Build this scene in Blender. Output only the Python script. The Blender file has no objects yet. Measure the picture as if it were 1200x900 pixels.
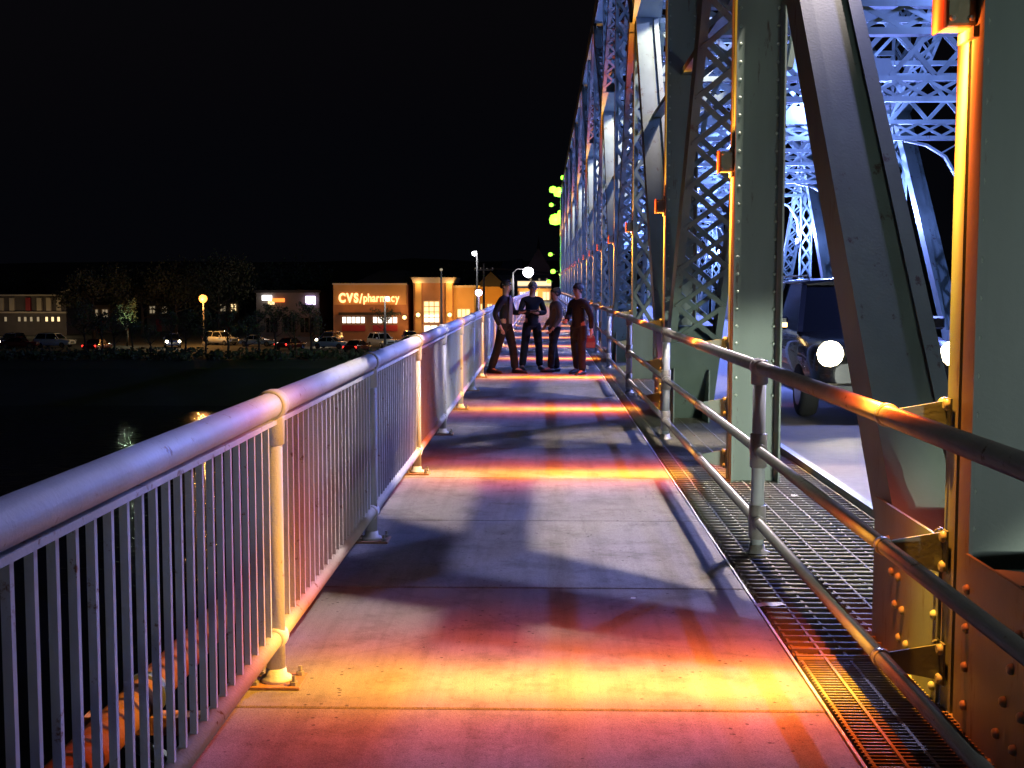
import bpy, bmesh, math, random
from mathutils import Vector, Matrix
R = math.radians
random.seed(7)
sc = bpy.context.scene
C = sc.collection

# ------------------------------------------------------------------ camera
F_PX, PITCH, YAW, EYE = 1440.0, R(4.57), R(1.43), 1.70
cd = bpy.data.cameras.new('camera'); cam = bpy.data.objects.new('camera', cd); C.objects.link(cam)
cd.sensor_width = 36; cd.lens = F_PX / 1200 * 36; cd.clip_end = 3000; cd.clip_start = 0.05
cam.location = (0, 0, EYE); cam.rotation_euler = (R(90) - PITCH, 0, YAW)
sc.camera = cam
# ------------------------------------------------------------------ world: night sky
w = bpy.data.worlds.new('World'); sc.world = w; w.use_nodes = True
nt = w.node_tree; bg = nt.nodes['Background']
sky = nt.nodes.new('ShaderNodeTexSky'); sky.sky_type = 'NISHITA'; sky.sun_disc = False
sky.sun_elevation = R(-4); sky.sun_rotation = R(200); sky.air_density = 1.0; sky.dust_density = 0.4
ag = nt.nodes.new('ShaderNodeMix'); ag.data_type = 'RGBA'; ag.blend_type = 'ADD'; ag.inputs['Factor'].default_value = 1; ag.inputs['B'].default_value = (.022, .024, .04, 1)   # even night airglow
nt.links.new(sky.outputs[0], ag.inputs['A']); nt.links.new(ag.outputs['Result'], bg.inputs[0]); bg.inputs[1].default_value = 0.06
sd = bpy.data.lights.new('moon', 'SUN'); sd.energy = 0.004; sd.angle = R(0.5); sd.color = (.8, .87, 1)
so = bpy.data.objects.new('moon', sd); C.objects.link(so); so.rotation_euler = (R(40), R(10), R(200))
# ------------------------------------------------------------------ exposure
sc.view_settings.view_transform = 'Standard'; sc.view_settings.look = 'None'
sc.view_settings.exposure = 0; sc.view_settings.gamma = 1; sc.view_settings.use_curve_mapping = False
sc.cycles.use_denoising = True; sc.cycles.max_bounces = 5; sc.cycles.diffuse_bounces = 2
sc.cycles.glossy_bounces = 3; sc.cycles.sample_clamp_indirect = 3.0; sc.cycles.sample_clamp_direct = 0
sc.cycles.caustics_reflective = False; sc.cycles.caustics_refractive = False; sc.cycles.use_light_tree = True

# light levels (watts)
P_FAN, P_WHITE, P_BLUE, P_FRAME = 2350, 4000, 1900, 2300
PANEL = 5.9            # truss panel length
V0 = 4.82              # first vertical beside the camera
NV = 20

# ------------------------------------------------------------------ helpers
FW = Vector((-math.sin(YAW) * math.cos(PITCH), math.cos(YAW) * math.cos(PITCH), -math.sin(PITCH)))
RT = Vector((math.cos(YAW), math.sin(YAW), 0)); UP = RT.cross(FW)
def ray(px, py): return FW + RT * ((px - 600) / F_PX) + UP * ((450 - py) / F_PX)
def at(px, py, Y):
    r = ray(px, py); return Vector((0, 0, EYE)) + r * (Y / r.y)
def on_x(px, py, X):
    r = ray(px, py); return Vector((0, 0, EYE)) + r * (X / r.x)

def tag(o, label=None, cat=None, group=None, kind=None):
    if label: o['label'] = label
    if cat: o['category'] = cat
    if group: o['group'] = group
    if kind: o['kind'] = kind
    return o
def empty(name, loc=(0, 0, 0), rz=0, parent=None):
    o = bpy.data.objects.new(name, None); C.objects.link(o); o.location = loc; o.rotation_euler = (0, 0, rz)
    o.empty_display_size = 0.2
    if parent: o.parent = parent
    return o
def thing(name, label, cat, loc=(0, 0, 0), rz=0, group=None):
    return tag(empty(name, loc, rz), label, cat, group)
def link_mesh(name, me, parent=None, loc=None):
    o = bpy.data.objects.new(name, me); C.objects.link(o)
    if parent: o.parent = parent
    if loc: o.location = loc
    return o
def copy_tree(o, parent=None):
    c = o.copy(); C.objects.link(c)
    if parent: c.parent = parent
    for ch in list(o.children): copy_tree(ch, c)
    return c

class MB:
    def __init__(s): s.v = []; s.f = []
    def add(s, vs, fs):
        n = len(s.v); s.v += [tuple(v) for v in vs]; s.f += [tuple(i + n for i in f) for f in fs]; return s
    def box(s, x0, x1, y0, y1, z0, z1):
        return s.add([(x0, y0, z0), (x1, y0, z0), (x1, y1, z0), (x0, y1, z0), (x0, y0, z1), (x1, y0, z1), (x1, y1, z1), (x0, y1, z1)],
                     [(0, 3, 2, 1), (4, 5, 6, 7), (0, 1, 5, 4), (1, 2, 6, 5), (2, 3, 7, 6), (3, 0, 4, 7)])
    def beam(s, a, b, wx, h, side=(1, 0, 0)):
        """bar from a to b; wx = size along 'side', h = size along the third axis"""
        a = Vector(a); b = Vector(b); d = (b - a).normalized(); sd_ = Vector(side)
        sd_ = (sd_ - d * sd_.dot(d)).normalized(); u = d.cross(sd_)
        vs = []
        for p in (a, b):
            for i, j in ((-1, -1), (1, -1), (1, 1), (-1, 1)):
                vs.append(p + sd_ * (wx / 2 * i) + u * (h / 2 * j))
        return s.add(vs, [(0, 1, 2, 3), (7, 6, 5, 4), (0, 4, 5, 1), (1, 5, 6, 2), (2, 6, 7, 3), (3, 7, 4, 0)])
    def tube(s, pts, rad, n=12, caps=True):
        pts = [Vector(p) for p in pts]; rads = rad if isinstance(rad, (list, tuple)) else [rad] * len(pts)
        base = len(s.v); prev = None
        for i, p in enumerate(pts):
            d = (pts[min(i + 1, len(pts) - 1)] - pts[max(i - 1, 0)]).normalized()
            a = Vector((0, 0, 1)) if abs(d.z) < .9 else Vector((1, 0, 0))
            x = d.cross(a).normalized() if prev is None else (prev - d * prev.dot(d)).normalized()
            prev = x; y = d.cross(x)
            for k in range(n):
                t = 2 * math.pi * k / n
                s.v.append(tuple(p + (x * math.cos(t) + y * math.sin(t)) * rads[i]))
        for i in range(len(pts) - 1):
            for k in range(n):
                a = base + i * n + k; b = base + i * n + (k + 1) % n
                s.f.append((a, b, b + n, a + n))
        if caps:
            s.f.append(tuple(base + k for k in reversed(range(n))))
            e = base + (len(pts) - 1) * n; s.f.append(tuple(e + k for k in range(n)))
        return s
    def lathe(s, prof, c=(0, 0, 0), n=14, axis='z'):
        base = len(s.v); cx, cy, cz = c
        for r, z in prof:
            for k in range(n):
                t = 2 * math.pi * k / n; x, y = r * math.cos(t), r * math.sin(t)
                p = {'z': (x, y, z), 'x': (z, x, y), 'y': (x, z, y)}[axis]
                s.v.append((p[0] + cx, p[1] + cy, p[2] + cz))
        for i in range(len(prof) - 1):
            for k in range(n):
                a = base + i * n + k; b = base + i * n + (k + 1) % n
                s.f.append((a, b, b + n, a + n))
        s.f.append(tuple(base + k for k in reversed(range(n))))
        e = base + (len(prof) - 1) * n; s.f.append(tuple(e + k for k in range(n)))
        return s
    def prism(s, poly, a0, a1, axis='x'):
        n = len(poly)
        def P(u, v, t): return {'x': (t, u, v), 'y': (u, t, v), 'z': (u, v, t)}[axis]
        vs = [P(u, v, a0) for u, v in poly] + [P(u, v, a1) for u, v in poly]
        fs = [tuple(reversed(range(n))), tuple(range(n, 2 * n))] + [(i, (i + 1) % n, (i + 1) % n + n, i + n) for i in range(n)]
        return s.add(vs, fs)
    def mesh(s, name, mat, smooth=False, bevel=0):
        me = bpy.data.meshes.new(name); me.from_pydata(s.v, [], s.f)
        bm = bmesh.new(); bm.from_mesh(me); bmesh.ops.recalc_face_normals(bm, faces=bm.faces)
        if bevel: bmesh.ops.bevel(bm, geom=bm.edges[:], offset=bevel, segments=1, affect='EDGES', clamp_overlap=True)
        if smooth:
            for f in bm.faces: f.smooth = len(f.verts) == 4 or len(f.verts) == 3
        bm.to_mesh(me); bm.free()
        if mat: me.materials.append(mat)
        return me
    def build(s, name, mat, parent=None, smooth=False, bevel=0, loc=None):
        return link_mesh(name, s.mesh(name, mat, smooth, bevel), parent, loc)

# ------------------------------------------------------------------ materials
def new_mat(name):
    m = bpy.data.materials.new(name); m.use_nodes = True
    return m, m.node_tree, m.node_tree.nodes['Principled BSDF']
def surf(name, base, rough=.6, metal=0, var=.25, scale=6, spots=None, spot_amt=.62, spot_scale=9, bump=.15, bump_scale=60, streak=False, spec=.5):
    m, t, b = new_mat(name)
    tc = t.nodes.new('ShaderNodeTexCoord'); geo = t.nodes.new('ShaderNodeNewGeometry')
    pos = geo.outputs['Position']
    if streak:
        mp = t.nodes.new('ShaderNodeMapping'); mp.inputs['Scale'].default_value = (1, 1, .18)
        t.links.new(pos, mp.inputs[0]); pos = mp.outputs[0]
    n1 = t.nodes.new('ShaderNodeTexNoise'); n1.inputs['Scale'].default_value = scale; n1.inputs['Detail'].default_value = 6
    t.links.new(pos, n1.inputs['Vector'])
    mx = t.nodes.new('ShaderNodeMix'); mx.data_type = 'RGBA'
    lo = [c * (1 - var) for c in base]; hi = [min(1, c * (1 + var)) for c in base]
    mx.inputs['A'].default_value = (*lo, 1); mx.inputs['B'].default_value = (*hi, 1)
    t.links.new(n1.outputs['Fac'], mx.inputs['Factor']); col = mx.outputs['Result']
    if spots:
        n2 = t.nodes.new('ShaderNodeTexNoise'); n2.inputs['Scale'].default_value = spot_scale; n2.inputs['Detail'].default_value = 8
        n2.inputs['Roughness'].default_value = .7
        t.links.new(pos, n2.inputs['Vector'])
        rp = t.nodes.new('ShaderNodeValToRGB'); rp.color_ramp.elements[0].position = spot_amt; rp.color_ramp.elements[1].position = spot_amt + .06
        t.links.new(n2.outputs['Fac'], rp.inputs[0])
        m2 = t.nodes.new('ShaderNodeMix'); m2.data_type = 'RGBA'; m2.inputs['B'].default_value = (*spots, 1)
        t.links.new(rp.outputs[0], m2.inputs['Factor']); t.links.new(col, m2.inputs['A']); col = m2.outputs['Result']
    t.links.new(col, b.inputs['Base Color'])
    b.inputs['Roughness'].default_value = rough; b.inputs['Metallic'].default_value = metal
    b.inputs['Specular IOR Level'].default_value = spec
    if bump:
        n3 = t.nodes.new('ShaderNodeTexNoise'); n3.inputs['Scale'].default_value = bump_scale; n3.inputs['Detail'].default_value = 4
        t.links.new(geo.outputs['Position'], n3.inputs['Vector'])
        bp = t.nodes.new('ShaderNodeBump'); bp.inputs['Strength'].default_value = bump; bp.inputs['Distance'].default_value = .01
        t.links.new(n3.outputs['Fac'], bp.inputs['Height']); t.links.new(bp.outputs[0], b.inputs['Normal'])
    return m
def concrete():
    m, t, b = new_mat('walkway_concrete'); N = t.nodes.new; L = t.links.new
    g = N('ShaderNodeNewGeometry')
    def nz(scale, detail=5, rough=.6, stretch=None):
        n = N('ShaderNodeTexNoise'); n.inputs['Scale'].default_value = scale; n.inputs['Detail'].default_value = detail; n.inputs['Roughness'].default_value = rough
        if stretch:
            mp = N('ShaderNodeMapping'); mp.inputs['Scale'].default_value = stretch; L(g.outputs['Position'], mp.inputs[0]); L(mp.outputs[0], n.inputs['Vector'])
        else: L(g.outputs['Position'], n.inputs['Vector'])
        return n.outputs['Fac']
    def ramp(f, p0, p1, c0=(0, 0, 0, 1), c1=(1, 1, 1, 1)):
        r = N('ShaderNodeValToRGB'); r.color_ramp.elements[0].position = p0; r.color_ramp.elements[1].position = p1
        r.color_ramp.elements[0].color = c0; r.color_ramp.elements[1].color = c1; L(f, r.inputs[0]); return r.outputs[0]
    def mul(a, c, fac=1.0):
        x = N('ShaderNodeMix'); x.data_type = 'RGBA'; x.blend_type = 'MULTIPLY'; x.inputs['Factor'].default_value = fac
        L(a, x.inputs['A']); L(c, x.inputs['B']); return x.outputs['Result']
    col = ramp(nz(.9), .3, .7, (.21, .20, .19, 1), (.30, .285, .27, 1))
    col = mul(col, ramp(nz(230, 2), .35, .65, (.62, .62, .62, 1), (1.15, 1.15, 1.15, 1)))         # sand grain
    col = mul(col, ramp(nz(34, 6, .75), .30, .44, (.55, .52, .5, 1), (1, 1, 1, 1)))                # pits and scuffs
    col = mul(col, ramp(nz(3.2, 8, .7), .36, .50, (.66, .63, .6, 1), (1, 1, 1, 1)), .8)            # stains
    col = mul(col, ramp(nz(2.2, 6, .65, (3.2, .22, 1)), .34, .52, (.72, .7, .68, 1), (1, 1, 1, 1)), .8)   # drag marks along the path
    v = N('ShaderNodeTexVoronoi'); v.inputs['Scale'].default_value = 16; v.feature = 'F1'; v.inputs['Randomness'].default_value = 1
    L(g.outputs['Position'], v.inputs['Vector'])
    n2 = N('ShaderNodeMath'); n2.operation = 'ADD'; L(v.outputs['Distance'], n2.inputs[0]); L(ramp(nz(1.4), .45, .62), n2.inputs[1])
    col = mul(col, ramp(n2.outputs[0], .10, .16, (.35, .33, .32, 1), (1, 1, 1, 1)))                # gum spots in places
    c = N('ShaderNodeTexVoronoi'); c.feature = 'DISTANCE_TO_EDGE'; c.inputs['Scale'].default_value = .55
    mx = N('ShaderNodeMix'); mx.data_type = 'VECTOR'; nn = N('ShaderNodeTexNoise'); nn.inputs['Scale'].default_value = 5; nn.inputs['Detail'].default_value = 6
    L(g.outputs['Position'], nn.inputs['Vector']); mx.inputs['Factor'].default_value = .10; L(g.outputs['Position'], mx.inputs['A']); L(nn.outputs['Color'], mx.inputs['B'])
    L(mx.outputs['Result'], c.inputs['Vector'])
    col = mul(col, ramp(c.outputs['Distance'], .0015, .006, (.35, .32, .3, 1), (1, 1, 1, 1)), .2)  # hairline cracks
    L(col, b.inputs['Base Color']); b.inputs['Roughness'].default_value = .85; b.inputs['Specular IOR Level'].default_value = .25
    bp = N('ShaderNodeBump'); bp.inputs['Strength'].default_value = .45; bp.inputs['Distance'].default_value = .006
    ad = N('ShaderNodeMath'); ad.operation = 'ADD'; L(nz(150, 3), ad.inputs[0]); L(nz(24, 4), ad.inputs[1])
    L(ad.outputs[0], bp.inputs['Height']); L(bp.outputs[0], b.inputs['Normal'])
    return m
def glow(name, col, strength):
    m, t, b = new_mat(name)
    b.inputs['Base Color'].default_value = (*[c * .5 for c in col], 1)
    b.inputs['Emission Color'].default_value = (*col, 1); b.inputs['Emission Strength'].default_value = strength
    return m
M = {}
M['steel'] = surf('green_bridge_paint', (.16, .215, .175), .5, 0, .32, 4, (.075, .05, .032), .61, 7, .07, 60, streak=True)
M['bolt'] = surf('rivet_paint', (.30, .37, .29), .4, 0, .2, 10, bump=0)
M['rail'] = surf('railing_paint', (.54, .56, .60), .55, 0, .2, 7, (.20, .10, .06), .615, 12, .22, 70)
M['pipe'] = surf('pipe_paint', (.30, .29, .26), .32, .35, .25, 12, (.12, .07, .045), .62, 14, .15, 120)
M['galv'] = surf('galvanised_post', (.42, .46, .46), .4, .1, .15, 10, (.2, .13, .09), .66, 12, .15, 120)
M['concrete'] = concrete()
M['joint'] = surf('joint_filler', (.05, .045, .04), .9, 0, .2, 8)
M['grate'] = surf('grating_steel', (.22, .21, .15), .75, .0, .4, 9, (.13, .08, .05), .6, 9, .2, 100)
M['dirt'] = surf('sand_filled_grating', (.27, .25, .13), .95, 0, .6, 9, (.07, .06, .035), .52, 11, .9, 45, spec=.05)
M['asphalt'] = surf('asphalt', (.16, .15, .15), .75, 0, .25, 8, bump=.4, bump_scale=120)
M['lotasphalt'] = surf('lot_asphalt', (.05, .05, .052), .9, 0, .3, 2)
M['dark'] = surf('under_deck_steel', (.06, .06, .06), .8)
M['box'] = surf('fixture_housing', (.24, .24, .13), .45, .2, .15, 12)
M['lens'] = glow('fixture_lens', (1, .10, .015), .30); M['lens'].node_tree.nodes['Principled BSDF'].inputs['Base Color'].default_value = (.10, .012, .006, 1)
M['flood'] = surf('flood_housing', (.1, .1, .11), .5)
M['floodlens'] = glow('flood_lens', (.75, .82, 1), 12)
M['rust'] = surf('rusty_plate', (.30, .15, .08), .8, 0, .3, 9, bump=.4)
M['water'] = surf('river_water', (.006, .008, .012), .12, 0, .1, .2, bump=.0)
M['earth'] = surf('bank_earth', (.035, .034, .03), .95, 0, .4, .3, bump=.5, bump_scale=2)
M['brick'] = surf('pharmacy_brick', (.34, .16, .08), .8, 0, .25, 1.2, bump=.3, bump_scale=12)
M['stucco'] = surf('ochre_stucco', (.55, .32, .12), .8, 0, .12, .8)
M['cream'] = surf('cream_trim', (.6, .5, .36), .7, 0, .1, 1)
M['roof'] = surf('dark_roof', (.02, .018, .018), .8, 0, .3, 1)
M['wall_dk'] = surf('dim_wall', (.12, .1, .09), .8, 0, .3, 1)
M['glass'] = surf('dark_glass', (.008, .009, .01), .12, 0, .1, 1, bump=0, spec=.2)
M['black'] = surf('black_plastic', (.015, .015, .016), .4, 0, .2, 5)
M['tyre'] = surf('tyre_rubber', (.018, .018, .018), .85)
M['chrome'] = surf('chrome', (.5, .5, .52), .2, 1, .05, 3, bump=0)
M['bark'] = surf('bark', (.05, .038, .03), .9, 0, .4, 6)
M['leaf'] = surf('leaf', (.05, .055, .025), .7, 0, .4, 3, bump=0)
M['leaf_lit'] = surf('lit_leaf', (.09, .12, .05), .7, 0, .4, 3, bump=0)  # brighter copy of leaf with lamplight put into the colour
M['pole'] = surf('pole_grey', (.16, .15, .14), .6)
M['paper'] = surf('paper', (.7, .7, .66), .8, 0, .1, 30)
M['paintline'] = surf('road_line', (.5, .46, .2), .8)

# ------------------------------------------------------------------ lamps
def point(name, loc, power, col, parent=None, r=.04):
    d = bpy.data.lights.new(name, 'POINT'); d.energy = power; d.color = col; d.shadow_soft_size = r
    o = bpy.data.objects.new(name, d); C.objects.link(o); o.location = loc
    if parent: o.parent = parent
    return o
def spot(name, loc, target, power, col, size=80, blend=.6, r=.04, parent=None):
    d = bpy.data.lights.new(name, 'SPOT'); d.energy = power; d.color = col; d.shadow_soft_size = r
    d.spot_size = R(size); d.spot_blend = blend
    o = bpy.data.objects.new(name, d); C.objects.link(o); o.location = loc
    o.rotation_euler = (Vector(target) - Vector(loc)).to_track_quat('-Z', 'Y').to_euler()
    if parent: o.parent = parent
    return o
def fan_light(name):
    """LED strip optic: a thin fan of light across the walkway, amber in its core and red at its rims"""
    d = bpy.data.lights.new(name, 'POINT'); d.energy = P_FAN; d.shadow_soft_size = .03; d.use_nodes = True
    t = d.node_tree; em = next(n for n in t.nodes if n.type == 'EMISSION')
    tc = t.nodes.new('ShaderNodeTexCoord'); sp = t.nodes.new('ShaderNodeSeparateXYZ')
    t.links.new(tc.outputs['Normal'], sp.inputs[0])
    def math_(op, a, b=None):
        n = t.nodes.new('ShaderNodeMath'); n.operation = op
        for i, v in enumerate((a, b)):
            if v is None: continue
            if isinstance(v, (int, float)): n.inputs[i].default_value = v
            else: t.links.new(v, n.inputs[i])
        return n.outputs[0]
    y2 = math_('POWER', math_('ABSOLUTE', sp.outputs['Y']), 2)
    core = math_('EXPONENT', math_('MULTIPLY', y2, -1 / (.095 ** 2)))
    rim = math_('EXPONENT', math_('MULTIPLY', y2, -1 / (.23 ** 2)))
    cr = t.nodes.new('ShaderNodeCombineXYZ')
    t.links.new(math_('ADD', math_('MULTIPLY', core, .70), math_('MULTIPLY', rim, .90)), cr.inputs[0])
    t.links.new(math_('ADD', math_('MULTIPLY', core, .58), math_('MULTIPLY', rim, .10)), cr.inputs[1])
    t.links.new(math_('ADD', math_('MULTIPLY', core, .06), math_('MULTIPLY', rim, .012)), cr.inputs[2])
    # the optic throws most light onto the footway, less at its own post and at the railing
    rp = t.nodes.new('ShaderNodeValToRGB'); el = rp.color_ramp.elements
    el[0].position = .10; el[0].color = (.16,) * 3 + (1,); el[1].position = .18; el[1].color = (.95,) * 3 + (1,)
    for p_, v_ in ((.45, 1.0), (.56, .6), (.64, .13)):
        e_ = el.new(p_); e_.color = (v_,) * 3 + (1,)
    t.links.new(math_('MULTIPLY', math_('ADD', sp.outputs['X'], 1), .5), rp.inputs[0])
    t.links.new(cr.outputs[0], em.inputs['Color']); t.links.new(rp.outputs[0], em.inputs['Strength'])
    return d

# ================================================================== SETTING
# river, terrain
def ripple(m):
    t = m.node_tree; b = t.nodes['Principled BSDF']; g = t.nodes.new('ShaderNodeNewGeometry')
    n = t.nodes.new('ShaderNodeTexNoise'); n.inputs['Scale'].default_value = 1.1; n.inputs['Detail'].default_value = 3
    bp = t.nodes.new('ShaderNodeBump'); bp.inputs['Strength'].default_value = .35; bp.inputs['Distance'].default_value = .2
    t.links.new(g.outputs['Position'], n.inputs['Vector']); t.links.new(n.outputs['Fac'], bp.inputs['Height']); t.links.new(bp.outputs[0], b.inputs['Normal'])
ripple(M['water'])
tag(MB().add([(-400, -80, -9.5), (400, -80, -9.5), (400, 135, -9.5), (-400, 135, -9.5)], [(0, 1, 2, 3)]).build('river', M['water']), kind='structure')
vs, fs = [], []
prof = [(112, -9.9), (118, -8.2), (123, -6.6), (127, -6.02), (200, -6), (300, -5.5), (420, -3), (700, 2), (1500, 30)]
xs = list(range(-600, 601, 40))
for (y, z) in prof:
    for x in xs: vs.append((x, y, z + (random.uniform(-.25, .25) if z < -6.3 else 0) + (random.uniform(0, 6) if y > 600 else 0)))
nx = len(xs)
for j in range(len(prof) - 1):
    for i in range(nx - 1):
        a = j * nx + i; fs.append((a, a + 1, a + nx + 1, a + nx))
tag(MB().add(vs, fs).build('ground', M['earth']), kind='structure')
YE = V0 + PANEL * (NV - 1)      # far end of the span
tag(MB().box(-3.2, 13.5, YE + 1.2, 420, -9, -.012).build('approach_embankment', M['earth']), kind='structure')

# walkway: concrete slabs
XL, XR = -1.30, 1.15
walk = tag(empty('walkway'), kind='structure')
MB().box(XL + .02, XR - .02, -2, YE + 40, -.2, -.022).build('joint_bed', M['joint'], walk)
slab_me = MB().box(XL, XR - .014, .006, 1.984, -.16, 0).mesh('slab', M['concrete'], bevel=.006)
yy = 4.86 - 2 * 3.3 - .14
yy = 4.86 - 6

while yy < YE + 38:
    o = link_mesh('slab', slab_me, walk, (0, yy, random.uniform(-.0015, .0015))); yy += 1.99
MB().box(XR - .012, XR, -2, YE + 40, -.2, .004).build('edge_angle', M['rail'], walk)
MB().box(XL - .03, XL - .002, -2, YE + 40, -.35, -.005).build('fascia_beam', M['steel'], walk)
# road on the span and its kerb
rd = tag(MB().box(2.5, 9.0, -40, YE + 1, -.3, 0).build('roadway', M['asphalt']), kind='structure')
tag(MB().box(2.43, 2.5, -40, YE + 1, -.3, .06).build('kerb', M['steel']), kind='structure')
tag(MB().box(9.0, 9.07, -40, YE + 1, -.3, .06).build('kerb', M['steel']), kind='structure')
for x in (5.66, 5.84):
    MB().box(x - .05, x + .05, -40, YE + 200, .001, .004).build('centre_line', M['paintline'], rd)
tag(MB().box(2.4, 10.0, YE + 1.01, 420, -.2, -.002).build('approach_road', M['asphalt']), kind='structure')

# steel grating strip between walkway and road
gr = thing('grating_walk', 'steel grating strip packed with sand between walkway and road', 'grating')
g = MB()
y = 2.2
while y < 46:
    if y < 5.55: g.box(XR + .02, 2.41, y, y + .008, -.045, -.005); y += .034
    else: g.box(XR + .02, 2.41, y, y + .020, -.045, .004); y += .105
gb = tag(g.build('cross_bars', M['grate'], gr), kind='stuff')
g = MB()
for k in range(12):
    x = XR + .03 + k * .112; g.box(x, x + .013, 2.2, 60, -.05, .001 if k % 2 else -.006)
tag(g.build('bearing_bars', M['grate'], gr), kind='stuff')
# sand clogging the bars, uneven, with open patches near the camera
from mathutils import noise
vs, fs = [], []; nxx = 24; yl = [5.62 + .05 * j for j in range(240)] + [17.7 + .3 * j for j in range(95)]
for y in yl:
    for i in range(nxx + 1):
        x = XR + .02 + (2.41 - XR - .02) * i / nxx
        vs.append((x, y, -.020 + .020 * noise.noise(Vector((x * 2.1, y * 2.1, 3))) + .006 * noise.noise(Vector((x * 9, y * 9, 1)))))
for j in range(len(yl) - 1):
    for i in range(nxx):
        a = j * (nxx + 1) + i; fs.append((a, a + 1, a + nxx + 2, a + nxx + 1))
tag(MB().add(vs, fs).build('packed_sand', M['dirt'], gr, smooth=True), kind='stuff')
MB().box(XR + .02, 2.41, 5.54, 5.60, -.12, -.002).build('cross_beam', M['grate'], gr)
MB().box(XR + .02, 2.41, -2, 60, -.9, -.8).build('under_plate', M['dark'], gr)

# ================================================================== LEFT RAILING
RX, RH, RLOW = -1.14, 1.20, .20
lr = thing('pedestrian_railing', 'pale painted pipe railing with thin upright balusters along the river side', 'railing')
P0, PS = 5.13, 2.95
npost = 38; ys = [P0 + PS * i for i in range(-2, npost)]
yA, yB = ys[0] - .4, ys[-1] + .5
MB().tube([(RX, yA + (yB - yA) * i / 40, RH) for i in range(41)], .054, 20).build('top_rail', M['rail'], lr, smooth=True)
MB().box(RX - .03, RX + .03, yA, yB, RH - .078, RH - .058).build('rail_flat_bar', M['rail'], lr)
MB().tube([(RX, yA, RLOW), (RX, yB, RLOW)], .038, 16).build('bottom_rail', M['rail'], lr, smooth=True)
post = MB().tube([(0, 0, .012), (0, 0, RH - .03)], .041, 16).mesh('post', M['rail'], smooth=True)
sad = MB().lathe([(.057, -.055), (.064, -.05), (.066, -.02), (.066, .02), (.064, .05), (.057, .055)], (0, 0, RH), 18, 'y').mesh('rail_saddle', M['rail'], smooth=True)
sad2 = MB().lathe([(.040, -.05), (.05, -.045), (.052, 0), (.05, .045), (.040, .05)], (0, 0, RLOW), 16, 'y').mesh('low_saddle', M['rail'], smooth=True)
cup = MB().lathe([(.043, RH - .17), (.05, RH - .165), (.052, RH - .06), (.05, RH - .04)], n=16).mesh('post_cap', M['rail'], smooth=True)
bp = MB().box(-.1, .12, -.1, .1, 0, .014).mesh('base_plate', M['rust'], bevel=.003)
flg = MB().lathe([(.07, .014), (.066, .03), (.047, .04), (.043, .07)], n=16).mesh('base_collar', M['rail'], smooth=True)
nut = MB().lathe([(.018, .014), (.018, .03), (.009, .031), (.009, .055)], n=6).mesh('anchor_bolt', M['pipe'])
for y in ys:
    p = link_mesh('post', post, lr, (RX, y, 0))
    link_mesh('rail_saddle', sad, p); link_mesh('low_saddle', sad2, p); link_mesh('post_cap', cup, p)
    link_mesh('base_plate', bp, p); link_mesh('base_collar', flg, p)
    for dx in (.09, -.075):
        for dy in (-.07, .07): link_mesh('anchor_bolt', nut, p, (dx, dy, 0))
bal = MB().box(-.011, .011, -.010, .010, RLOW + .02, RH - .06).mesh('baluster', M['rail'])
rest = MB(); nb = 0
for i in range(len(ys) - 1):
    for j in range(1, 24):
        y = ys[i] + PS * j / 24
        if nb < 300 and y > 1.6:
            link_mesh('baluster', bal, lr, (RX, y, 0)); nb += 1
        elif y > 1.6:
            rest.box(RX - .011, RX + .011, y - .01, y + .01, RLOW + .02, RH - .06)
tag(rest.build('far_balusters', M['rail'], lr), kind='stuff')
# conduits and outriggers hung outside the deck
cdt = thing('utility_pipe', 'pipe hung beside the deck edge below the balusters on brackets', 'pipe')
MB().tube([(-1.78, -1, -.13), (-1.78, YE, -.13)], .085, 14).build('pipe', M['rust'], cdt, smooth=True)
for k in range(20):
    y = 2.35 + k * 1.475 * 2
    MB().box(-2.05, XL - .03, y, y + .1, -.30, -.22).build('bracket', M['rust'], cdt)
    MB().beam((-2.0, y + .05, -.27), (-1.34, y + .05, -.62), .06, .05, (0, 1, 0)).build('strut', M['steel'], cdt)
    MB().lathe([(.087, -.03), (.10, -.028), (.10, .028), (.087, .03)], (-1.78, y + .05, -.13), 14, 'y').build('clamp', M['steel'], cdt)

# ================================================================== RIGHT PIPE RAILING
PX = 1.376; TOPZ, MIDZ, LOWZ = 1.185, .655, .195
pr = thing('pipe_railing', 'three-rail steel pipe handrail in front of the bridge truss', 'railing')
yend = YE
for nm, z, r in (('top_pipe', TOPZ, .041), ('middle_pipe', MIDZ, .031), ('bottom_pipe', LOWZ, .031)):
    MB().tube([(PX, -1.2, z), (PX, yend, z)], r, 16).build(nm, M['pipe'], pr, smooth=True)
ppost = MB().tube([(0, 0, -.03), (0, 0, TOPZ)], .042, 16).mesh('post', M['galv'], smooth=True)
tee = lambda z, r: MB().lathe([(r + .004, -.075), (r + .014, -.07), (r + .014, .07), (r + .004, .075)], (0, 0, z), 16, 'y').lathe([(.048, z - .11), (.054, z - .105), (.054, z + (.03 if z > 1 else .105)), (.046, z + (.045 if z > 1 else .11))], n=16)
tees = [tee(TOPZ, .041).mesh('tee_fitting', M['pipe'], smooth=True), tee(MIDZ, .034).mesh('tee_fitting', M['pipe'], smooth=True), tee(LOWZ, .034).mesh('tee_fitting', M['pipe'], smooth=True)]
pfoot = MB().lathe([(.085, -.012), (.085, 0), (.055, .012), (.048, .05)], n=16).mesh('foot_flange', M['pipe'], smooth=True)
for k in range(-1, 18):
    p = link_mesh('post', ppost, pr, (PX, 7.81 + PANEL * k, 0))
    for t_ in tees: link_mesh('tee_fitting', t_, p)
    link_mesh('foot_flange', pfoot, p)
cpl = {}
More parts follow.
